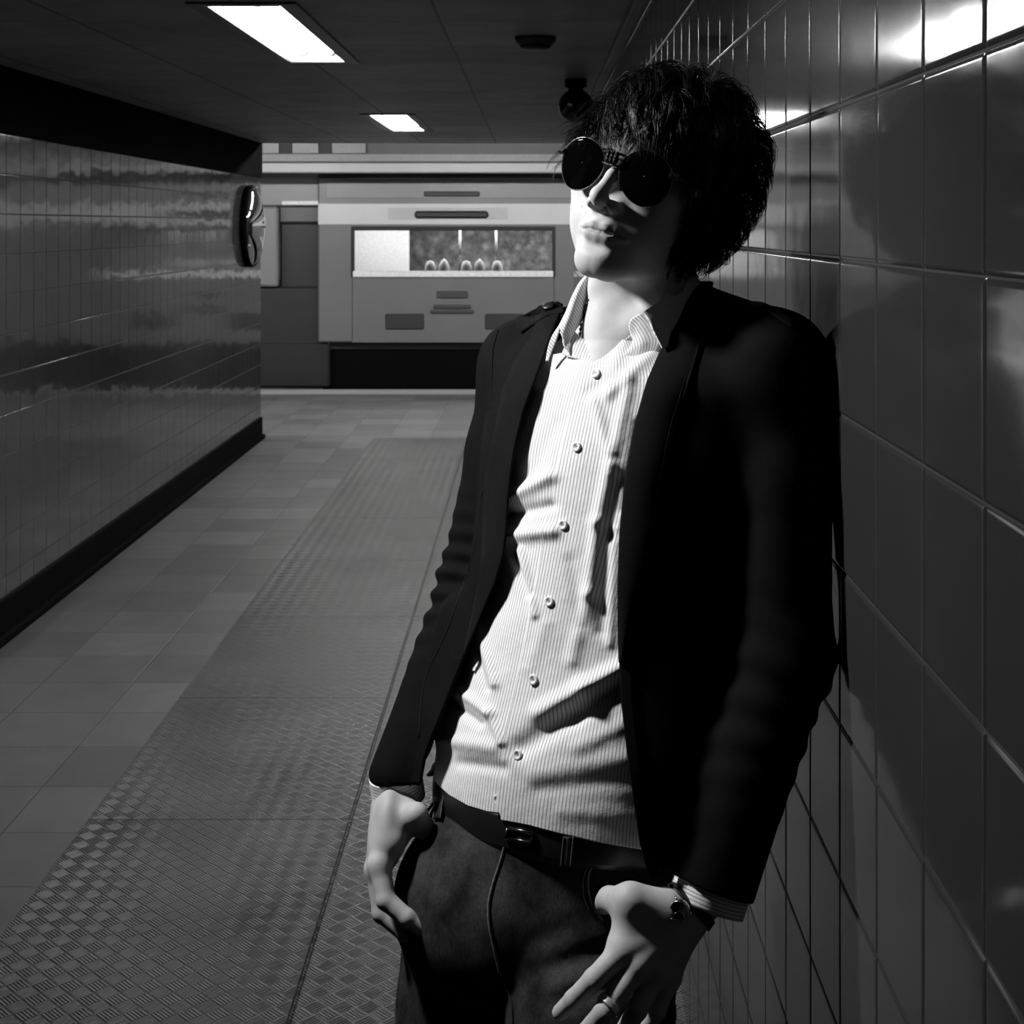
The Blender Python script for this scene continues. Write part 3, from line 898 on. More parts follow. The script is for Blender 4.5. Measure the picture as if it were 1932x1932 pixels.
def hand_left(P):       # image right, back of the hand to the viewer
    W = V(1300, 1712, 1.385); W0 = V(1365, 1640, 1.40)
    d = cap(P, W0, W, .029, .0225)
    mc = [V(1176, 1792, 1.350), V(1205, 1820, 1.345), V(1240, 1832, 1.352), V(1262, 1845, 1.365)]
    for m, r in zip(mc, (.0125, .0125, .012, .011)):
        d = su(d, cap(P, W + (m - W) * .1, m, .0160, r), .013)
    th = [V(1258, 1712, 1.368), V(1190, 1701, 1.364), V(1150, 1697, 1.388), V(1124, 1712, 1.455)]
    d = su(d, chain(P, th, [.0170, .0135, .0115, .0100], .004), .014)
    d = su(d, cap(P, th[1], V(1182, 1770, 1.358), .010, .012), .022)
    d = su(d, ell(P, V(1240, 1752, 1.365), (.028, .013, .026)), .015)
    # extensor tendons
    for m in mc[:3]:
        d = su(d, cap(P, W + np.array([-.006, -.017, -.006]), m + np.array([0, -.0085, 0.003]), .0022, .0028), .010)
    fg = [([mc[0], V(1120, 1848, 1.330), V(1082, 1886, 1.338), V(1056, 1910, 1.348)], [.0115, .0095, .0085, .0072]),
          ([mc[1], V(1140, 1908, 1.322), V(1100, 1952, 1.330), V(1076, 1982, 1.342)], [.0115, .0096, .0087, .0074]),
          ([mc[2], V(1202, 1905, 1.332), V(1170, 1958, 1.342), V(1150, 1990, 1.352)], [.0112, .0092, .0083, .0070]),
          ([mc[3], V(1240, 1905, 1.350), V(1218, 1948, 1.360), V(1204, 1975, 1.368)], [.0100, .0082, .0074, .0062])]
    f = None
    for p, r in fg:
        c = chain(P, p, r, .003); f = c if f is None else su(f, c, .0025)
    return su(d, f, .007)
def body_sdf(P):
    d = np.full(P.shape[0], 1.0, np.float32); z = P[:, 2]
    def put(m, fn, k=.012):
        if m.any(): d[m] = su(d[m], fn(P[m]), k)
    t = z < 1.5
    put(t, lambda q: smax(smax(trunk(q, -.016, -.012)[0], .90 - q[:, 2], .02), q[:, 2] - 1.44, .02))
    put((z < 1.52) & (z > .95), lambda q: chain(q, [V(1292, 640, 1.600), A_L[0], A_L[1], A_L[2], V(1365, 1640, 1.40)], [.030, .036, .034, .030, .026], .02), .03)
    put((z < 1.52) & (z > .95), lambda q: chain(q, [V(1130, 690, 1.660), A_R[0], A_R[1], A_R[2], V(775, 1400, 1.592)], [.030, .034, .030, .027, .021], .02), .03)
    put(z > 1.27, skin_head, .004)
    put((z < 1.10) & (P[:, 0] < -.04) & (P[:, 1] > 1.42), hand_right, .008)
    put((z < 1.06) & (P[:, 0] > -.02) & (P[:, 1] < 1.50), hand_left, .008)
    return d
A_L = [V(1452, 700, 1.500), V(1470, 900, 1.475), V(1474, 1235, 1.440)]
A_R = [V(995, 700, 1.700), V(962, 850, 1.700), V(899, 1100, 1.680)]
bv, bq = nets(body_sdf, (-.20, 1.27, .72), (.30, 1.80, 1.80), .0020)
bv = smooth_mesh(bv, bq, 2, .35)
body = pp(mesh('body', bv, bq, M_skin))
# lips are a little darker than the skin round them
Q = w2h(bv.astype(np.float32)); S = np.stack([np.abs(Q[:, 0]), Q[:, 1], Q[:, 2]], 1)
ld = np.minimum(chain(S, UPL, UPR, .003), chain(S, LOL, LOR, .003))
lip = np.clip(1 - (ld - .0004) / .0012, 0, 1)
for mx, my in ((1148, 425), (1168, 422), (1098, 390)):
    p_ = hit(mx, my, skin_head); lip = np.maximum(lip, np.clip(2.2 - np.linalg.norm(bv - p_, axis=1) / .0006, 0, 2.0))
at = body.data.attributes.new('lip', 'FLOAT', 'POINT'); at.data.foreach_set('value', lip.astype(np.float32))

# ---------------------------------------------------------------- jacket
edge_l = [(1075, 440), (1070, 560), (1042, 630), (1018, 700), (990, 775), (974, 840), (966, 890), (960, 950), (957, 1005), (951, 1050), (936, 1100),
          (916, 1145), (899, 1187), (878, 1235), (856, 1290), (836, 1340), (816, 1392), (803, 1428), (798, 1455), (790, 1500), (778, 1560)]
edge_r = [(1300, 440), (1306, 515), (1277, 590), (1250, 655), (1222, 720), (1199, 800), (1181, 900), (1171, 1000), (1167, 1100), (1168, 1200), (1173, 1320),
          (1184, 1420), (1195, 1500), (1208, 1590), (1216, 1620), (1236, 1700)]
opening = edge_l + [(760, 1650), (700, 1800), (1300, 1800)] + edge_r[::-1]
JL, JR = V(1460, 690, 1.500), V(990, 692, 1.700)
arm_l = [JL, V(1476, 900, 1.475), V(1480, 1235, 1.440), V(1342, 1668, 1.395)]
arm_r = [JR, V(960, 850, 1.700), V(897, 1100, 1.680), V(750, 1462, 1.565)]
ax_l = (arm_l[3] - arm_l[2]) / np.linalg.norm(arm_l[3] - arm_l[2]); ax_r = (arm_r[3] - arm_r[2]) / np.linalg.norm(arm_r[3] - arm_r[2])
cut_l = V(1342, 1670, 1.395); nl = ax_l * 1.0
nl = nl / np.linalg.norm(nl); cut_r = V(745, 1460, 1.565); nr_ = np.array([.12, .1, -1.0]); nr_ /= np.linalg.norm(nr_)
def along(P, a, b):
    ab = (b - a); return ((P - a.astype(np.float32)) @ ab.astype(np.float32)) / (ab @ ab)
def sleeves(P, g=0.0):
    l = chain(P, arm_l, [.056 - g, .050 - g, .047 - g, .043 - g], .02)
    r = chain(P, arm_r, [.052 - g, .046 - g, .041 - g, .031 - g], .02)
    # gathers of cloth near the elbows and along the forearms
    ta = along(P, arm_r[1], arm_r[3]); tb = along(P, arm_l[1], arm_l[3])
    r = r - .0030 * np.exp(-((ta - .45) / .18) ** 2) * np.sin(ta * 95 + wnoise(P, 30, 3) * 3) - .0018 * wnoise(P, 60, 5)
    l = l - .0018 * np.exp(-((tb - .55) / .2) ** 2) * np.sin(tb * 70 + wnoise(P, 30, 4) * 3) - .0018 * wnoise(P, 50, 6)
    return l, r
def jacket_outer(P, g=0.0):
    z = P[..., 2]
    fl = np.clip((1.15 - z) / .2, 0, 1) * .012
    t, u, v = trunk(P, .016 - g + fl, .013 - g + fl)
    t = smax(t, z - 1.455, .02)
    d = su(t, cap(P, V(1292, 606, 1.600), JL, .048 - g, .054 - g), .05)
    d = su(d, cap(P, V(1118, 650, 1.660), JR, .040 - g, .050 - g), .05)
    d = su(d, cap(P, V(872, 1160, 1.605), V(824, 1510, 1.580), .027 - g, .040 - g), .025)
    d = su(d, ell(P, V(1235, 640, 1.67), (.09 - g, .07 - g, .055 - g)), .04)
    d = d - .0022 * wnoise(P, 32, 8) - .0012 * wnoise(P, 70, 9)
    l, r = sleeves(P, g)
    d = su(d, l, .022); d = su(d, r, .022)
    return d
def hem(P): return P[..., 2] - (.945 - .03 * (P[..., 0] - 0))
def jacket(P):
    o = jacket_outer(P); d = smax(o, -(o + .0055), .002)
    l, r = sleeves(P)
    cyl = cap(P, arm_r[2], arm_r[3] + ax_r * .05, .050) ; cl2 = cap(P, arm_l[2], arm_l[3] + ax_l * .05, .062)
    # hollow sleeves, open at the wrist
    in_l = l + .0055; in_r = r + .0055
    d = np.maximum(d, -np.minimum(in_l, in_r))
    # front opening
    px, py = proj(P); sd = poly_sd(px, py, opening) * P[..., 1] / F
    tt, u, v = trunk(P)
    back = .012 - v
    d = smax(d, -np.maximum(sd, back), .003)
    # neck hole
    d = smax(d, -np.maximum(cap(P, NB - (NT_ - NB), NT_, .066, .066), 1.40 - P[..., 2]), .004)
    # hem and sleeve ends
    inarm = np.minimum(l, r)
    hm = -hem(P)
    hm = np.where(inarm < .004, -1.0, hm)
    d = np.maximum(d, hm)
    d = np.maximum(d, np.where(cap(P, arm_l[3] - ax_l * .03, arm_l[3] + ax_l * .12, .07) < 0, (P - cut_l.astype(np.float32)) @ nl.astype(np.float32), -1.0))
    d = np.maximum(d, np.where(cap(P, arm_r[3] - ax_r * .03, arm_r[3] + ax_r * .12, .075) < 0, (P - cut_r.astype(np.float32)) @ nr_.astype(np.float32), -1.0))
    return d
jv, jq = nets(jacket, (-.22, 1.30, .86), (.325, 1.80, 1.545), .0024)
jv = smooth_mesh(jv, jq, 2, .45)
jv[:, 0] = np.minimum(jv[:, 0], XR - .0006)
coat = pp(mesh('jacket', jv, jq, M_jacket))

# ---------------------------------------------------------------- shirt
folds = [  # x0, y0, x1, y1, half width px, height m
    (1182, 1252, 1100, 1300, 16, .0075), (1100, 1300, 1020, 1345, 18, .0060), (1178, 1300, 1080, 1352, 18, -.0060), (1080, 1352, 985, 1410, 22, -.0060),
    (1180, 1365, 1090, 1410, 16, .0022), (1152, 880, 1128, 985, 12, .0032), (1128, 985, 1112, 1120, 12, .0036), (1112, 1120, 1080, 1245, 14, .0030),
    (1172, 900, 1150, 1010, 12, -.0026), (1150, 1010, 1135, 1190, 15, -.0030), (1160, 1000, 1150, 1215, 9, .0018), (1122, 760, 1160, 890, 12, .0025),
    (955, 945, 1040, 900, 13, .0060), (965, 972, 1040, 955, 12, -.0050), (955, 1012, 1045, 1002, 14, .0060), (968, 1045, 1000, 1120, 9, -.0035), (985, 1040, 1012, 1160, 8, .0035),
    (905, 1180, 935, 1290, 9, .0035), (893, 1200, 918, 1300, 8, -.0030), (860, 1300, 925, 1345, 10, .0040), (925, 1345, 948, 1400, 8, .0035), (850, 1325, 905, 1365, 9, -.0035),
    (870, 1440, 950, 1450, 12, -.0025), (830, 1395, 930, 1410, 14, .0030), (1010, 1460, 1180, 1430, 18, .0016), (1020, 1490, 1190, 1470, 16, -.0014), (1060, 1530, 1200, 1540, 16, .0012),
    (1180, 640, 1150, 720, 14, .0030), (1240, 660, 1150, 745, 12, .0035), (1150, 715, 1110, 740, 12, -.0025), (1020, 740, 960, 850, 16, .0030), (1050, 800, 1000, 900, 16, -.0020),
    (1190, 720, 1160, 850, 12, .0030), (1205, 800, 1180, 960, 10, -.0030), (1080, 1060, 1100, 1180, 14, -.0020), (1030, 1180, 1000, 1260, 14, .0015)]
hem_c = np.array([(700, 1340), (780, 1408), (806, 1440), (822, 1472), (850, 1500), (885, 1520), (920, 1531), (945, 1534), (946, 1547), (1000, 1557), (1060, 1573), (1130, 1588), (1210, 1602), (1300, 1612), (1500, 1620)], float)
top_c = np.array([(700, 760), (980, 730), (1020, 700), (1040, 672), (1060, 668), (1095, 676), (1122, 684), (1136, 678), (1165, 656), (1192, 630), (1230, 598), (1262, 590), (1290, 640), (1400, 760)], float)
def shirt_pt(z, ph, off):
    cx, cy, a, b = section(z)
    u = (a + off) * np.sin(ph); v = (b + off) * np.cos(ph)
    return np.stack([cx + u * CS - v * SN, cy - u * SN - v * CS, z], -1)
SG = []
def shirt_panel(name, ph0, ph1, off, n, rows=420):
    ph = np.linspace(0, 1, n)
    zr = np.linspace(.93, 1.475, 260)
    t = np.linspace(0, 1, rows)
    G = np.zeros((rows, n, 3)); U = np.zeros((rows, n, 2))
    for k in range(n):
        p_m = ph0(1.2) * (1 - ph[k]) + ph1(1.2) * ph[k]
        pz = ph0(zr) * (1 - ph[k]) + ph1(zr) * ph[k]
        L = shirt_pt(zr, pz, off); px, py = proj(L)
        hb = py - np.interp(px, hem_c[:, 0], hem_c[:, 1]); tb = py - np.interp(px, top_c[:, 0], top_c[:, 1])
        zb = np.interp(0, -hb, zr) if hb[0] > 0 else zr[0]
        zt = np.interp(0, -tb, zr) if tb[-1] < 0 else zr[-1]
        z = zt + (zb - zt) * t
        pz = ph0(z) * (1 - ph[k]) + ph1(z) * ph[k]
        G[:, k] = shirt_pt(z, pz, off)
        U[:, k, 0] = .152 * pz * .92; U[:, k, 1] = z
    px, py = proj(G)
    N = np.cross(np.gradient(G, axis=1), np.gradient(G, axis=0)); N /= np.linalg.norm(N, axis=-1, keepdims=True) + 1e-12
    cc = G.mean((0, 1)); 
    N *= np.sign((N * -FWD).sum(-1).mean()) * -1
    D = np.zeros(px.shape)
    for x0, y0, x1, y1, w, hgt in folds:
        ex, ey = x1 - x0, y1 - y0; L2 = ex * ex + ey * ey
        s = ((px - x0) * ex + (py - y0) * ey) / L2; sc_ = np.clip(s, 0, 1)
        dd = np.hypot(px - x0 - sc_ * ex, py - y0 - sc_ * ey)
        D += hgt * np.exp(-(dd / w) ** 2)
    P32 = G.astype(np.float32)
    D += .0012 * wnoise(P32, 60, 21) + .0007 * wnoise(P32, 140, 22)
    G = G + N * (D + .001)[..., None]
    SG.append((G, N))
    return pp(grid_mesh(name, G, M_shirt, None, .0012, U))
edge = lambda z: -np.arcsin(.0175 / section(z)[2])
sh = shirt_panel('shirt', lambda z: np.full(np.shape(z), -2.0), lambda z: edge(z) + .09, .0, 330)
shl = shirt_panel('shirt_button_panel', edge, lambda z: np.full(np.shape(z), 1.9), .0026, 330)
sh['label'] = 'white shirt with fine dark stripes'
def shirt_sdf(P): return trunk(P, .003, .003)[0]

# buttons and buttonholes
def shirt_hit(x, y, k):
    G, N = SG[k]; px, py = proj(G); i = np.unravel_index(np.argmin((px - x) ** 2 + (py - y) ** 2 + 1e4 * ((N * FWD).sum(-1) < 0)), px.shape)
    return G[i], N[i]
for bx, by, kk in ((1124, 706, 1), (1089, 843, 1), (1064, 990, 1), (1037, 1135, 1), (1008, 1282, 1), (978, 1423, 1), (940, 1508, 0)):
    c, bn = shirt_hit(bx, by, kk); c = c + bn * .0012
    m = MB(); r = .0052
    m.lathe([(.0003, .0006), (r * .45, .0006), (r * .6, .0014), (r * .92, .0016), (r, .0008), (r * .95, -.0004)], c, bn, 28)
    bt = pp(m.build('shirt_button', M_button, None, True))
    h_ = MB()
    for a in range(4):
        an = a * math.pi / 2 + .6; q = c + LAT * .0011 * math.cos(an) + np.array([0, 0, .0011 * math.sin(an)]) + bn * .0007
        h_.lathe([(.0004, -.0004), (.0004, .0003)], q, bn, 8)
    pp(h_.build('thread_holes', M_belt, None), bt)

# collar leaves: sheets through control points (photo pixel, distance)
def C(*p): return [V(*q) for q in p]
pp(patch('shirt_collar_leaf', [
    C((1112, 513, 1.580), (1094, 532, 1.576), (1079, 560, 1.570), (1067, 590, 1.563), (1051, 622, 1.555)),
    C((1110, 519, 1.578), (1096, 545, 1.572), (1083, 573, 1.565), (1071, 602, 1.557), (1058, 630, 1.549)),
    C((1113, 534, 1.582), (1106, 562, 1.576), (1094, 590, 1.567), (1078, 616, 1.556), (1063, 642, 1.547), (1068, 658, 1.543)),
    C((1114, 556, 1.590), (1112, 578, 1.583), (1100, 602, 1.572), (1084, 626, 1.558), (1074, 648, 1.547), (1075, 670, 1.540))],
    M_shirt, None, 24, 46, .0016, 'len'))
pp(patch('shirt_collar_point', [
    C((1053, 617, 1.5535), (1042, 634, 1.552), (1034, 656, 1.550), (1030, 682, 1.548)),
    C((1056, 622, 1.5505), (1050, 640, 1.549), (1042, 660, 1.548), (1034, 681, 1.546))],
    M_shirt, None, 12, 24, .0016, 'len'))
pp(patch('shirt_collar_band', [
    C((1080, 622, 1.562), (1093, 634, 1.556), (1108, 646, 1.550), (1122, 660, 1.541), (1137, 677, 1.531)),
    C((1070, 644, 1.553), (1084, 652, 1.547), (1100, 662, 1.541), (1118, 672, 1.534), (1136, 683, 1.527)),
    C((1060, 668, 1.546), (1076, 674, 1.540), (1096, 679, 1.534), (1116, 685, 1.528), (1132, 692, 1.524))],
    M_shirt, None, 20, 36, .0014, 'len'))
pp(patch('shirt_collar_leaf', [
    C((1306, 500, 1.572), (1290, 518, 1.555), (1264, 546, 1.532), (1240, 570, 1.513), (1214, 589, 1.500)),
    C((1318, 530, 1.570), (1304, 548, 1.552), (1278, 574, 1.528), (1252, 594, 1.507), (1225, 609, 1.492)),
    C((1320, 566, 1.562), (1306, 588, 1.546), (1284, 608, 1.524), (1262, 624, 1.503), (1238, 635, 1.487)),
    C((1310, 606, 1.548), (1294, 626, 1.532), (1278, 642, 1.514), (1264, 652, 1.498), (1250, 658, 1.485))],
    M_shirt, None, 26, 36, .0018, 'len'))
pp(patch('shirt_collar_band', [
    C((1216, 589, 1.506), (1202, 594, 1.508), (1190, 603, 1.511), (1187, 616, 1.512), (1191, 632, 1.512)),
    C((1232, 608, 1.503), (1216, 611, 1.505), (1204, 619, 1.508), (1199, 631, 1.509), (1194, 645, 1.509)),
    C((1246, 634, 1.501), (1230, 641, 1.502), (1214, 648, 1.503), (1200, 657, 1.505), (1180, 668, 1.508)),
    C((1240, 664, 1.500), (1220, 674, 1.501), (1196, 684, 1.504), (1168, 690, 1.509), (1138, 694, 1.514))],
    M_shirt, None, 22, 30, .0016, 'len'))

# cuffs
def ring_tube(name, c, ax, r, L, mat, thick, sq=1.0, turn=0.0, n=64, rows=14):
    ax = ax / np.linalg.norm(ax); a = np.cross(ax, [0, 1.0, 0]); a /= np.linalg.norm(a); b = np.cross(ax, a)
    G = np.zeros((rows, n, 3)); U = np.zeros((rows, n, 2)); th = np.arange(n) * 2 * math.pi / n
    for i, t in enumerate(np.linspace(-.5, .5, rows)):
        rr = r * (1 + .03 * np.sin(th * 3 + 1))
        G[i] = c + ax * t * L + (rr * np.cos(th))[:, None] * a + (rr * sq * np.sin(th))[:, None] * b
        U[i, :, 0] = t * L; U[i, :, 1] = th * r
    return pp(grid_mesh(name, G, mat, None, thick, U, True))
ring_tube('shirt_cuff', arm_l[3] + ax_l * .002, nl, .0365, .034, M_shirt, .002)
ring_tube('shirt_cuff', cut_r + nr_ * .014, nr_, .0276, .028, M_shirt, .002)

# ---------------------------------------------------------------- jeans
def jeans(P):
    z = P[..., 2]
    t, u, v = trunk(P, -.006, -.004)
    t = smax(t, .86 - z, .03); t = smax(t, z - 1.0, .004)
    hipc = V(1010, 1700, 1.535)
    d = su(t, ell(P, hipc, (.150, .115, .12)), .03)
    rl = chain(P, [V(905, 1740, 1.580), V(893, 1900, 1.565), np.array([-.085, 1.50, .50]), np.array([-.12, 1.44, .10])], [.086, .076, .058, .052], .03)
    ll = chain(P, [V(1125, 1690, 1.500), V(1110, 1900, 1.455), np.array([.035, 1.36, .50]), np.array([.03, 1.30, .10])], [.090, .080, .060, .052], .03)
    d = su(d, rl, .02); l2 = ll
    d = su(d, l2, .012)
    px, py = proj(P)
    q = -.003 * np.sin((py + (px - 1000) * .35) / 11.0 + 2 * wnoise(P, 25, 31)) * np.exp(-((py - 1830) / 70) ** 2) * np.clip((px - 980) / 80, 0, 1)
    q = q - .002 * wnoise(P, 40, 33) - .001 * wnoise(P, 90, 34)
    return d + q
def jeans_cut(P):
    d = jeans(P); d = smax(d, P[..., 2] - .995, .003); d = np.maximum(d, .075 - P[..., 2])
    return d
nv, nq = nets(jeans_cut, (-.24, 1.22, .06), (.26, 1.74, 1.01), .004)
nv = smooth_mesh(nv, nq, 2, .45)
jn = pp(mesh('jeans', nv, nq, M_denim))

# seams laid on the denim
def on_surface(pts, fn, off, n=40):
    P2 = cr([(a, b, 0) for a, b in pts], n)
    return np.array([hit(p[0], p[1], fn, off=off) for p in P2])
def seam(name, pts, r=.0011, mat=None, fn=jeans, off=.0008, n=40):
    m = MB(); m.tube(on_surface(pts, fn, off, n), r, 8); return pp(m.build(name, mat or M_seam, None, True))
seam('fly_seam', [(953, 1592), (944, 1625), (930, 1668), (922, 1705), (923, 1745), (932, 1790), (944, 1840)], .0014)
#seam('fly_stitch', [(968, 1595), (960, 1635), (947, 1668), (936, 1690)], .0005)
seam('pocket_seam', [(1118, 1628), (1110, 1655), (1111, 1685), (1121, 1712), (1138, 1738)], .0014)
seam('pocket_seam', [(1108, 1634), (1100, 1660), (1101, 1690), (1111, 1716)], .0006)
seam('pocket_seam', [(817, 1516), (800, 1538), (782, 1560), (768, 1572)], .0016)
seam('pocket_seam', [(822, 1528), (806, 1548), (790, 1566)], .0006)
seam('crotch_seam', [(944, 1840), (958, 1868), (966, 1900), (968, 1960)], .0012, M_denim)
# the pocket mouth: dark inner cloth under the curved edge
def surf_patch(name, rows, fn, mat, nr=16, nc=16, thick=.002, off=.001):
    R = np.array([[(*p, 0) for p in r] for r in rows], float)
    A = [cr(r, nc) for r in R]; G = np.stack([cr(np.array([a[k] for a in A]), nr) for k in range(nc)], 1)
    W = np.array([[hit(G[i, j, 0], G[i, j, 1], fn, off=off) for j in range(nc)] for i in range(nr)])
    return pp(grid_mesh(name, W, mat, None, thick))
surf_patch('pocket_lining', [[(1119, 1630), (1160, 1634), (1210, 1640), (1260, 1650)], [(1113, 1665), (1160, 1668), (1210, 1672), (1262, 1680)], [(1124, 1710), (1160, 1712), (1210, 1716), (1264, 1722)]], jeans, cloth('pocket_cotton', .006))
# belt loops
def loop(name, x0, y0, x1, y1, w):
    rows = [[(x0 - w, y0), (x0 + w, y0)], [(x1 - w, y1), (x1 + w, y1)]]
    A = np.array([[hit(a, b, jeans, off=.0075) for a, b in r] for r in rows])
    G = np.stack([A[0] + (A[1] - A[0]) * t for t in np.linspace(0, 1, 14)])
    o = pp(grid_mesh(name, G, M_denim, None, .0022))
    for s in (0, 1):
        m = MB(); m.tube([G[k, s] + FWD * .0012 for k in range(14)], .0007, 6); pp(m.build('loop_stitch', M_seam, None, True), o)
    return o
loop('belt_loop', 834, 1478, 825, 1544, 7)
loop('belt_loop', 1074, 1578, 1068, 1634, 9)
# belt: ring of the trunk section
def belt_ring(z0, z1, ga, name, mat):
    n = 160; ph = np.arange(n) * 2 * math.pi / n; rows = []
    for z in np.linspace(z0, z1, 8):
        bulge = .0008 * math.sin(math.pi * (z - z0) / (z1 - z0))
        cx, cy, a, b = section(z); u = (a + ga + bulge) * np.sin(ph); v = (b + ga + bulge) * np.cos(ph)
        rows.append(np.stack([cx + u * CS - v * SN, cy - u * SN - v * CS, np.full(n, z)], -1))
    return pp(grid_mesh(name, np.array(rows), mat, None, .003, None, True))
belt = belt_ring(.948, .983, -.0005, 'belt', M_belt)
def belt_sdf(P): return trunk(P, .001, .001)[0]
m = MB(); q = [(958, 1563), (1006, 1572), (1000, 1590), (953, 1581), (958, 1563)]
m.tube([hit(a, b, belt_sdf, off=.003) for a, b in q], .0018, 8); pp(m.build('belt_buckle', simple('dull_buckle', .25, .25, metal=1.0), None, True))
m = MB(); m.lathe([(.0001, .0016), (.002, .0014), (.0035, .0006), (.0038, -.0004)], hit(1110, 1621, jeans, off=.0012), FWD, 20); pp(m.build('pocket_rivet', M_metal, None, True))

# shoes (outside the picture)
for cx_, cy_ in ((-.125, 1.40), (.02, 1.26)):
    def sh_(P, cx_=cx_, cy_=cy_):
        a = np.array([cx_ + .02, cy_ + .06, .05]); b = np.array([cx_ - .06, cy_ - .12, .035])
        d = su(cap(P, a, b, .045, .038), cap(P, a + (0, 0, .05), a, .045, .045), .03)
        return np.maximum(d, .0 - P[..., 2])
    v_, q_ = nets(sh_, (cx_ - .17, cy_ - .24, -.01), (cx_ + .12, cy_ + .16, .17), .006); pp(mesh('shoe', smooth_mesh(v_, q_), q_, M_shoe))
# ---------------------------------------------------------------- lapels, stitching, shoulder straps
def edge_x(side, y):
    seg = np.array(edge_l if side == 'l' else edge_r, float)
    return np.interp(y, seg[:, 1], seg[:, 0])
def lapel(side, ys, xin, mat, n=26, roll=.003, off=.0025):
    rows = []
    for y in np.linspace(ys[0], ys[-1], 90):
        xe = edge_x(side, y) + (-2 if side == 'l' else -1)
        xi = np.interp(y, ys, xin)
        r = []
        for t in np.linspace(0, 1, n):
            p = hit(xe + (xi - xe) * t, y, jacket_outer, off=off + roll * math.sin(math.pi * min(1, t * 1.1)) ** .7)
            r.append(p)
        rows.append(r)
    return np.array(rows)
g = lapel('r', [532, 600, 674, 752, 797, 853, 928, 995, 1080, 1180, 1250], [1345, 1335, 1315, 1292, 1277, 1265, 1250, 1243, 1228, 1195, 1176], M_jacket2)
pp(grid_mesh('lapel', g, M_jacket2, None, .0022))
m = MB(); m.tube(g[20:, 22] + FWD * .0012, .0005, 6); pp(m.build('lapel_stitch', M_stitch_edge, None, True))
m = MB(); m.tube(g[20:, 24] + FWD * .0010, .0005, 6); pp(m.build('lapel_stitch', M_stitch_edge, None, True))
g = lapel('l', [585, 640, 678, 734, 816, 900, 980, 1060, 1150, 1240], [1020, 1000, 972, 948, 932, 916, 910, 908, 893, 875], M_jacket2, roll=.002, off=.002)
pp(grid_mesh('lapel', g, M_jacket2, None, .0022))
m = MB(); m.tube(g[12:, 23] + FWD * .0012, .0005, 6); pp(m.build('lapel_stitch', M_stitch_edge, None, True))
m = MB(); m.tube(g[12:, 21] + FWD * .0012, .0005, 6); pp(m.build('lapel_stitch', M_stitch_edge, None, True))
# front facings from the lapels down to the hem
def facing(side, ys, w, n=8):
    rows = []
    for y in ys:
        xe = edge_x(side, y) + (-1 if side == 'l' else -1.5)
        rows.append([hit(xe + w * t, y, jacket_outer, off=.0012) for t in np.linspace(0, 1, n)])
    return np.array(rows)
g = facing('r', np.linspace(1060, 1690, 110), 22); pp(grid_mesh('front_facing', g, M_jacket, None, .003))
g = facing('l', np.linspace(1240, 1478, 60), -14); pp(grid_mesh('front_facing', g, M_jacket, None, .003))
def jseam(name, pts, r=.0007, mat=None): return seam(name, pts, r, mat or M_stitch_edge, jacket_outer, .0006, 50)
jseam('armhole_seam', [(940, 622), (930, 660), (928, 710), (926, 770)], .0010, M_jacket2)
jseam('front_lit_edge', [(941, 880), (910, 930), (905, 960), (895, 1029), (882, 1081), (863, 1133), (845, 1185), (825, 1229), (806, 1268), (796, 1314), (790, 1392)], .0006)  # no seam: pale line drawn in for the lit edge of the jacket front
s_ = surf_patch('shoulder_strap', [[(1054, 569), (1030, 574), (1003, 586), (972, 604)], [(1062, 578), (1036, 584), (1008, 598), (976, 618)], [(1064, 590), (1040, 596), (1014, 608), (984, 628)]], jacket_outer, M_jacket2, 12, 30, .004, .004)
s_ = surf_patch('shoulder_strap', [[(1412, 572), (1430, 572), (1450, 578), (1500, 605)], [(1404, 582), (1425, 584), (1448, 590), (1498, 620)]], jacket_outer, M_jacket2, 10, 24, .004, .004)
m = MB(); m.lathe([(.0002, .0018), (.005, .0018), (.007, .0008), (.0072, -.001)], hit(1034, 577, jacket_outer, off=.009), FWD * .5 + np.array([0, 0, .8]), 20)
pp(m.build('strap_button', M_belt, None, True))

# ---------------------------------------------------------------- hair
hrng = np.random.default_rng(11)
def zh(y): return np.interp(y, [-.12, -.06, -.03, .0, .028, .05, .07, .1], [-.075, -.070, -.055, -.035, -.020, .030, .050, .058])
def cap_sdf(P):
    Q = w2h(P)
    d = ell(Q, (0, -.012, .050), (.083, .104, .090)) - .004 * wnoise(Q, 70, 41) - .003 * wnoise(Q, 150, 42)
    d = su(d, ell(Q, (0, -.055, -.020), (.062, .045, .050)), .02)
    d = smax(d, zh(Q[..., 1]) - Q[..., 2], .008)
    return np.maximum(d, Q[..., 1] - .093)
cv, cq = nets(cap_sdf, h2w((0, 0, .03)) - .15, h2w((0, 0, .03)) + .15, .003)
G_l = HR.T @ np.array([0, 0, -1.0])                 # gravity in head coordinates
def envelope(p):
    c = np.array([.008, -.018, .045]); q = p - c
    rx = np.where(q[:, 0] < 0, .088, .104); ry = np.where(q[:, 1] > 0, .132, .122); rz = np.where(q[:, 2] > 0, .113, .135)
    k = np.sqrt((q[:, 0] / rx) ** 2 + (q[:, 1] / ry) ** 2 + (q[:, 2] / rz) ** 2)
    k2 = np.where(k > .92, .92 + .08 * np.tanh((k - .92) / .10), k)
    return c + q * (k2 / k)[:, None]
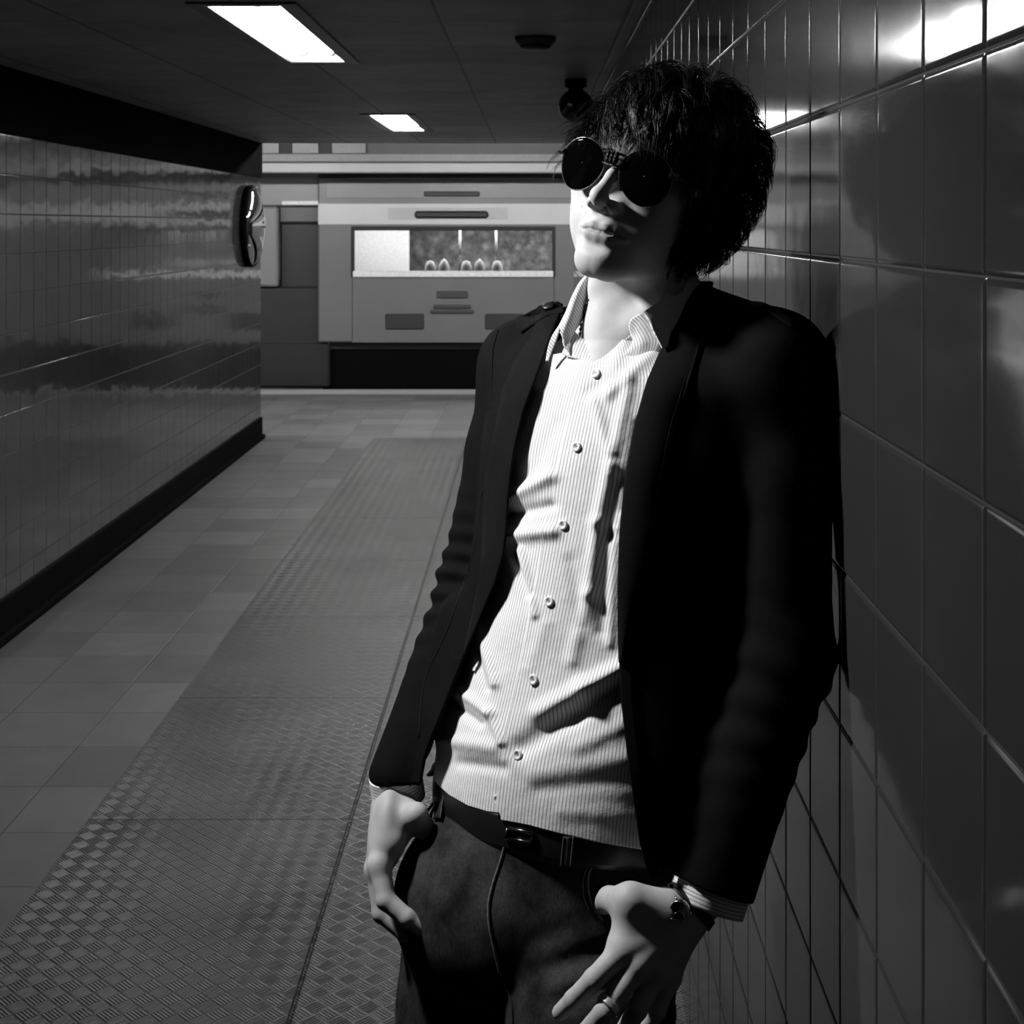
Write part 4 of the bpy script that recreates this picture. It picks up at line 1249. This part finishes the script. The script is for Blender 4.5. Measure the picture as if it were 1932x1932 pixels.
def make_strands(nl, per, M, region, length, out, curl, seed, width=.0034, comb=None, grav=.35, clump=.65, env=True):
    r = np.random.default_rng(seed)
    c0, rad = np.array([0, -.008, .045]), np.array([.074, .097, .085])
    roots = []
    while len(roots) < nl:
        v = r.normal(size=3); v /= np.linalg.norm(v); p = c0 + v * rad
        if region(p): roots.append(p)
    roots = np.array(roots); n = (roots - c0) / rad ** 2; n /= np.linalg.norm(n, axis=1)[:, None]
    crown = c0 + np.array([.01, -.045, .078])
    tang = roots - crown; tang -= n * (tang * n).sum(1)[:, None]; tang /= np.linalg.norm(tang, axis=1)[:, None] + 1e-6
    if comb is not None: tang = tang + comb; tang /= np.linalg.norm(tang, axis=1)[:, None]
    tang = tang + r.normal(0, .22, tang.shape)
    L = length * r.uniform(.6, 1.2, nl)
    d = n * out + tang; d /= np.linalg.norm(d, axis=1)[:, None]
    p = roots.copy(); path = [p.copy()]; ds = (L / (M - 1))[:, None]
    e1 = np.cross(n, tang); e1 /= np.linalg.norm(e1, axis=1)[:, None]
    ph = r.uniform(0, 6.28, nl); kk = r.uniform(1.2, 2.6, nl) * math.pi; amp = curl * r.uniform(.4, 1.4, nl)
    for s in range(1, M):
        t = s / (M - 1)
        d = d + grav * G_l * (2.2 / M) * (.4 + t) + e1 * (amp * np.cos(ph + kk * t * 2))[:, None] + n * (amp * .9 * np.sin(ph + kk * t * 2))[:, None]
        d /= np.linalg.norm(d, axis=1)[:, None]
        p = p + d * ds
        f = ell(p.astype(np.float32), (0, -.008, .045), (.073, .096, .084)); ff = face(p.astype(np.float32))
        g = (p - c0) / rad ** 2; g /= np.linalg.norm(g, axis=1)[:, None]
        push = np.maximum(0, .008 - np.minimum(f, ff))[:, None]; p = p + g * push
        if env: p = envelope(p)
        path.append(p.copy())
    path = np.stack(path, 1)                        # locks x M x 3
    o = r.normal(0, width, (nl, per, 1, 3)); t = np.linspace(0, 1, M)[None, None, :, None]
    S = path[:, None] + o * (1 - clump * t) + r.normal(0, .0004, (nl, per, M, 3)) * t
    wv = r.normal(0, .0006, (nl, per, 1, 3)) * np.sin(t * r.uniform(5, 12, (nl, per, 1, 1)) + r.uniform(0, 6, (nl, per, 1, 1)))
    S = (S + wv).reshape(-1, M, 3)
    keep = r.uniform(.72, 1.0, len(S))
    # shorten strands individually
    tt = np.linspace(0, 1, M)[None] * keep[:, None] * (M - 1); i = np.minimum(tt.astype(int), M - 2); u = (tt - i)[..., None]
    a = np.arange(len(S))[:, None]
    return S[a, i] * (1 - u) + S[a, i + 1] * u
def strand_mesh(S, r0=.00042):
    N, M = S.shape[:2]
    T = np.gradient(S, axis=1); T /= np.linalg.norm(T, axis=2, keepdims=True) + 1e-9
    a = np.cross(T, np.array([.31, .62, .72])); a /= np.linalg.norm(a, axis=2, keepdims=True) + 1e-9; b = np.cross(T, a)
    rr = (r0 * (1 - np.linspace(0, 1, M) ** 2 * .8))[None, :, None]
    V3 = np.stack([S + rr * (math.cos(k * 2.0944) * a + math.sin(k * 2.0944) * b) for k in range(3)], 2)   # N M 3 3
    base = (np.arange(N) * M * 3)[:, None, None]; i = np.arange(M - 1)[None, :, None] * 3; k = np.arange(3)[None, None]
    k2 = (k + 1) % 3
    q = np.stack([base + i + k, base + i + k2, base + i + 3 + k2, base + i + 3 + k], -1).reshape(-1, 4)
    return V3.reshape(-1, 3), q
def reg_all(p): return p[2] > zh(p[1]) + .004
def reg_front(p): return p[1] > .035 and p[2] > zh(p[1]) + .002 and p[2] < .115
def reg_low(p): return p[1] < .02 and p[2] < .035 and p[2] > zh(p[1]) - .01
def reg_side_l(p): return p[0] > .03 and p[1] < .05 and p[2] > zh(p[1])
SS = [make_strands(430, 10, 14, lambda p: reg_all(p) and (p[0] > -.03 or p[2] > .03), .105, .95, .26, 1, grav=.48),
      make_strands(190, 11, 14, reg_front, .082, .62, .20, 2, comb=np.array([-.25, .9, -.55]), grav=.55, width=.0030),
      make_strands(130, 10, 14, lambda p: reg_low(p) and p[0] > -.01, .075, .55, .50, 3, grav=.12),
      make_strands(130, 10, 14, reg_side_l, .095, .80, .32, 4, grav=.30),
      make_strands(26, 8, 14, lambda p: p[0] < -.03 and p[1] > .04 and p[2] > .05 and p[2] < .09, .080, .35, .22, 5, comb=np.array([-.5, .8, -.8]), grav=.5, env=False),
      make_strands(60, 8, 16, lambda p: p[0] > .02 and p[1] < .0 and p[2] < -.005 and p[2] > zh(p[1]) - .012, .078, .9, 1.15, 7, width=.0026, grav=.22, env=False),
      make_strands(60, 10, 12, lambda p: p[0] < -.05 and p[1] < .03 and reg_all(p), .05, .25, .30, 6, grav=.5)]
parts_ = [(cv, cq)]
for S_ in SS:
    # keep strands off the lenses and the face below the fringe
    tip = S_[:, -1]; bad = (tip[:, 1] > .035) & (np.abs(tip[:, 0]) < .068) & (tip[:, 2] < .022)
    sc_ = np.ones(len(S_)); sc_[bad] = .66
    M_ = S_.shape[1]; tt = np.linspace(0, 1, M_)[None] * sc_[:, None] * (M_ - 1); i = np.minimum(tt.astype(int), M_ - 2); u = (tt - i)[..., None]
    a = np.arange(len(S_))[:, None]; S_ = S_[a, i] * (1 - u) + S_[a, i + 1] * u
    tip = S_[:, -1]; S_ = S_[~((tip[:, 1] > .04) & (np.abs(tip[:, 0]) < .066) & (tip[:, 2] < .010))]
    parts_.append(strand_mesh(h2w(S_)))
hv_, hq_ = collect(parts_)
pp(mesh('hair', hv_, hq_, M_hair))

# ---------------------------------------------------------------- sunglasses
def hp(o, par): o.parent = par; return o
sg = empty('sunglasses', tuple(h2w((0, .106, .010)))); tag(sg, "aviator sunglasses with dark lenses and thin metal rims on the person's face", 'sunglasses')
SGO = np.array(sg.location)
lens = NT('dark_lens'); lens.col(.004); lens.set(Roughness=.03, Specular_IOR_Level=.6)
tr_ = lens.n('ShaderNodeBsdfTransparent'); tr_.inputs[0].default_value = (.05, .05, .05, 1)
mx = lens.n('ShaderNodeMixShader'); out = lens.t.nodes['Material Output']
lw = lens.n('ShaderNodeLayerWeight'); lw.inputs[0].default_value = .25
lens.l(lens.map(lw.outputs['Fresnel'], 0, 1, .25, 1.0), mx.inputs[0]); lens.l(tr_.outputs[0], mx.inputs[1]); lens.l(lens.b.outputs[0], mx.inputs[2]); lens.l(mx.outputs[0], out.inputs[0])
M_lens = lens.m
M_rim = simple('rim_metal', .22, .25, metal=1.0, noise_scale=80)
M_rimd = simple('bridge_dark_metal', .02, .3, metal=.6, noise_scale=500, bump=.6)
def gsurf(x, z): return .1050 - 2.6 * x * x - .16 * (.010 - z)
def outline(side, n=72, k=1.0):
    th = np.arange(n) * 2 * math.pi / n
    x = .0275 * np.cos(th) * k; z = np.where(np.sin(th) > 0, .0255, .0290) * np.sin(th) * k
    x = x * (1 + .05 * np.sin(th)) + .0030 * np.clip(-np.sin(th), 0, 1) ** 2
    return side * (.0368 + x), .009 + z + .0020
lens_lab = {1: 'lens', -1: 'lens'}
for side in (-1, 1):
    K = 10; rows = []
    for k in np.linspace(.02, 1, K):
        x, z = outline(side, 72, k); bul = .0022 * (1 - k * k)
        rows.append(np.stack([x, gsurf(x, z) + bul, z], -1))
    G = h2w(np.array(rows)) - SGO
    o = grid_mesh('lens', G, M_lens, sg, .0016, None, True)
    x, z = outline(side, 72); P_ = np.stack([x, gsurf(x, z) + .0002, z], -1)
    m = MB(); m.tube(h2w(np.concatenate([P_, P_[:2]])) - SGO, .0007, 8, False); m.build('rim', M_rim, sg, True)
    # nose pad and temple arm
    m = MB(); q = h2w(np.array([(side * .0125, .0995, .002), (side * .0115, .0965, -.002), (side * .012, .0955, -.008)])) - SGO; m.tube(q, [.001, .0022, .0016], 10)
    m.build('nose_pad', M_rimd, sg, True)
    m = MB(); xs = side * .0655
    m.tube(h2w(np.array([(side * .0615, .0985, .0185), (side * .069, .094, .0185), (side * .0745, .078, .018), (side * .079, .03, .014), (side * .080, -.012, .010), (side * .077, -.035, -.012)])) - SGO, .0014, 8)
    m.build('temple_arm', M_rimd, sg, True)
    m = MB(); m.tube(h2w(np.array([(side * .0615, .0995, .0185), (side * .0700, .0945, .0185)])) - SGO, [.0030, .0034], 4); m.build('hinge', M_rimd, sg)
m = MB()
for dx in (-.0045, 0, .0045):
    m.tube(h2w(np.array([(dx, .1105, .0270), (dx, .1120, .0215), (dx, .1105, .0165)])) - SGO, .0026, 8)
m.tube(h2w(np.array([(-.0130, .1080, .0265), (0, .1115, .0275), (.0130, .1080, .0265)])) - SGO, .0014, 8)
m.tube(h2w(np.array([(-.0100, .1085, .0150), (0, .1110, .0140), (.0100, .1085, .0150)])) - SGO, .0013, 8)
m.build('bridge', M_rimd, sg, True)
m = MB()
for dx in (-.0045, 0, .0045):
    for k in range(3):
        m.lathe([(.0001, .0012), (.0009, .0006), (.001, -.0004)], h2w((dx, .1142 - abs(k - 1) * .0008, .018 + k * .0036)) - SGO, hf, 8)
m.build('stud', M_rim, sg, True)

# ---------------------------------------------------------------- wristwatch, ring, neck cord
wa = V(1300, 1712, 1.385) - V(1365, 1640, 1.40); wa /= np.linalg.norm(wa)
wc = V(1305, 1708, 1.386)
wt = empty('wristwatch', tuple(wc)); tag(wt, "small wristwatch with a black strap on the person's wrist above the pocket thumb", 'watch')
M_strap = simple('black_watch_strap', .008, .5, noise_scale=200)
def band(c, ax, r0, r1, w, name, mat, par, n=64, thick=.0024):
    a = np.cross(ax, [0, 1.0, 0]); a /= np.linalg.norm(a); b = np.cross(ax, a); th = np.arange(n) * 2 * math.pi / n
    G = np.array([c + ax * t * w + (r0 * np.cos(th))[:, None] * a + (r1 * np.sin(th))[:, None] * b for t in np.linspace(-.5, .5, 6)])
    return grid_mesh(name, G, mat, par, thick, None, True)
def fitted_band(c0, ax, w, name, mat, par, fn, off, n=72, thick=.0022):
    a = np.cross(ax, [0, 1.0, 0]); a /= np.linalg.norm(a); b = np.cross(ax, a); th = np.arange(n) * 2 * math.pi / n
    rs = np.linspace(.010, .055, 300); rows = []
    for t in np.linspace(-.5, .5, 6):
        D = np.cos(th)[:, None] * a + np.sin(th)[:, None] * b
        P_ = (c0 + ax * t * w)[None, None] + D[:, None] * rs[None, :, None]
        d = fn(P_.astype(np.float32)); r = rs[np.argmax(d > 0, axis=1)] + off
        r = np.convolve(np.concatenate([r[-4:], r, r[:4]]), np.ones(9) / 9, 'valid')
        rows.append(ax * t * w + r[:, None] * D)
    return grid_mesh(name, np.array(rows), mat, par, thick, None, True)
fitted_band(wc, wa, .0095, 'strap', M_strap, wt, hand_left, .0012)
dial_c = hit(1284, 1716, hand_left, off=.0) ; dn = np.array([-.35, -.90, .12]); dn /= np.linalg.norm(dn); dc = dial_c - wc + dn * .0012
m = MB(); m.lathe([(.0088, -.002), (.0098, .0), (.0098, .003), (.0088, .0046), (.0078, .0046), (.0076, .0038), (.0001, .0038)], dc, dn, 40); wcase = m.build('case', M_metal, wt, True)
m = MB(); m.lathe([(.0074, .0040), (.0001, .0040)], dc, dn, 32); m.build('dial', simple('watch_dial', .10, .25), wt)
gm = simple('watch_crystal', .02, .02); m = MB(); m.lathe([(.0076, .0042), (.0060, .0052), (.0030, .0057), (.0001, .0058)], dc, dn, 32)
cg = NT('watch_glass'); cg.col(.9); cg.set(Roughness=.01, Transmission_Weight=1.0, IOR=1.3); m.build('glass', cg.m, wt, True)
b_ = np.cross(wa, dn)
for s in (-1, 1):
    for q in (-1, 1):
        m = MB(); m.tube([dc + b_ * s * .0085 + wa * q * .0042, dc + b_ * s * .0125 + wa * q * .0042 - dn * .0018], .0011, 8); m.build('lug', M_metal, wt, True)
for ang in (0.4, 2.3):
    m = MB(); u_ = np.array([math.sin(ang)]); m.tube([dc + dn * .0042, dc + dn * .0042 + (wa * math.cos(ang) + b_ * math.sin(ang)) * .0055], .0003, 6); m.build('hand', M_metal, wt, True)
m = MB(); m.lathe([(.0013, .0), (.0013, .0022)], dc + wa * .0096 + dn * .0015, wa, 12); m.build('crown', M_metal, wt, True)

f0_, f1_ = V(1205, 1820, 1.345), V(1140, 1908, 1.322); fx = (f1_ - f0_) / np.linalg.norm(f1_ - f0_); rc = f0_ + (f1_ - f0_) * .86
o = band(rc, fx, .0112, .0112, .0065, 'finger_ring', simple('ring_silver', .8, .32, metal=.75), None, 48, .0014); tag(o, "broad polished metal ring on the person's middle finger", 'ring')

nk = on_surface([(1110, 565), (1102, 590), (1096, 615), (1094, 640), (1100, 660)], skin_head, .003, 26)
cord = empty('neck_cord', tuple(nk[10])); tag(cord, "thin dark beaded neck cord beside the person's throat inside the collar", 'necklace')
m = MB(); m.tube(nk - nk[10], .0008, 8); m.build('cord', M_strap, cord, True)
m = MB()
for p_ in nk[2:24:2]:
    m.lathe([(.0002, .0019), (.0014, .0014), (.0019, 0), (.0014, -.0014), (.0002, -.0019)], p_ - nk[10], (0, 0, 1), 10)
m.build('beads', simple('dark_bead', .02, .3), cord, True)['kind'] = 'stuff'
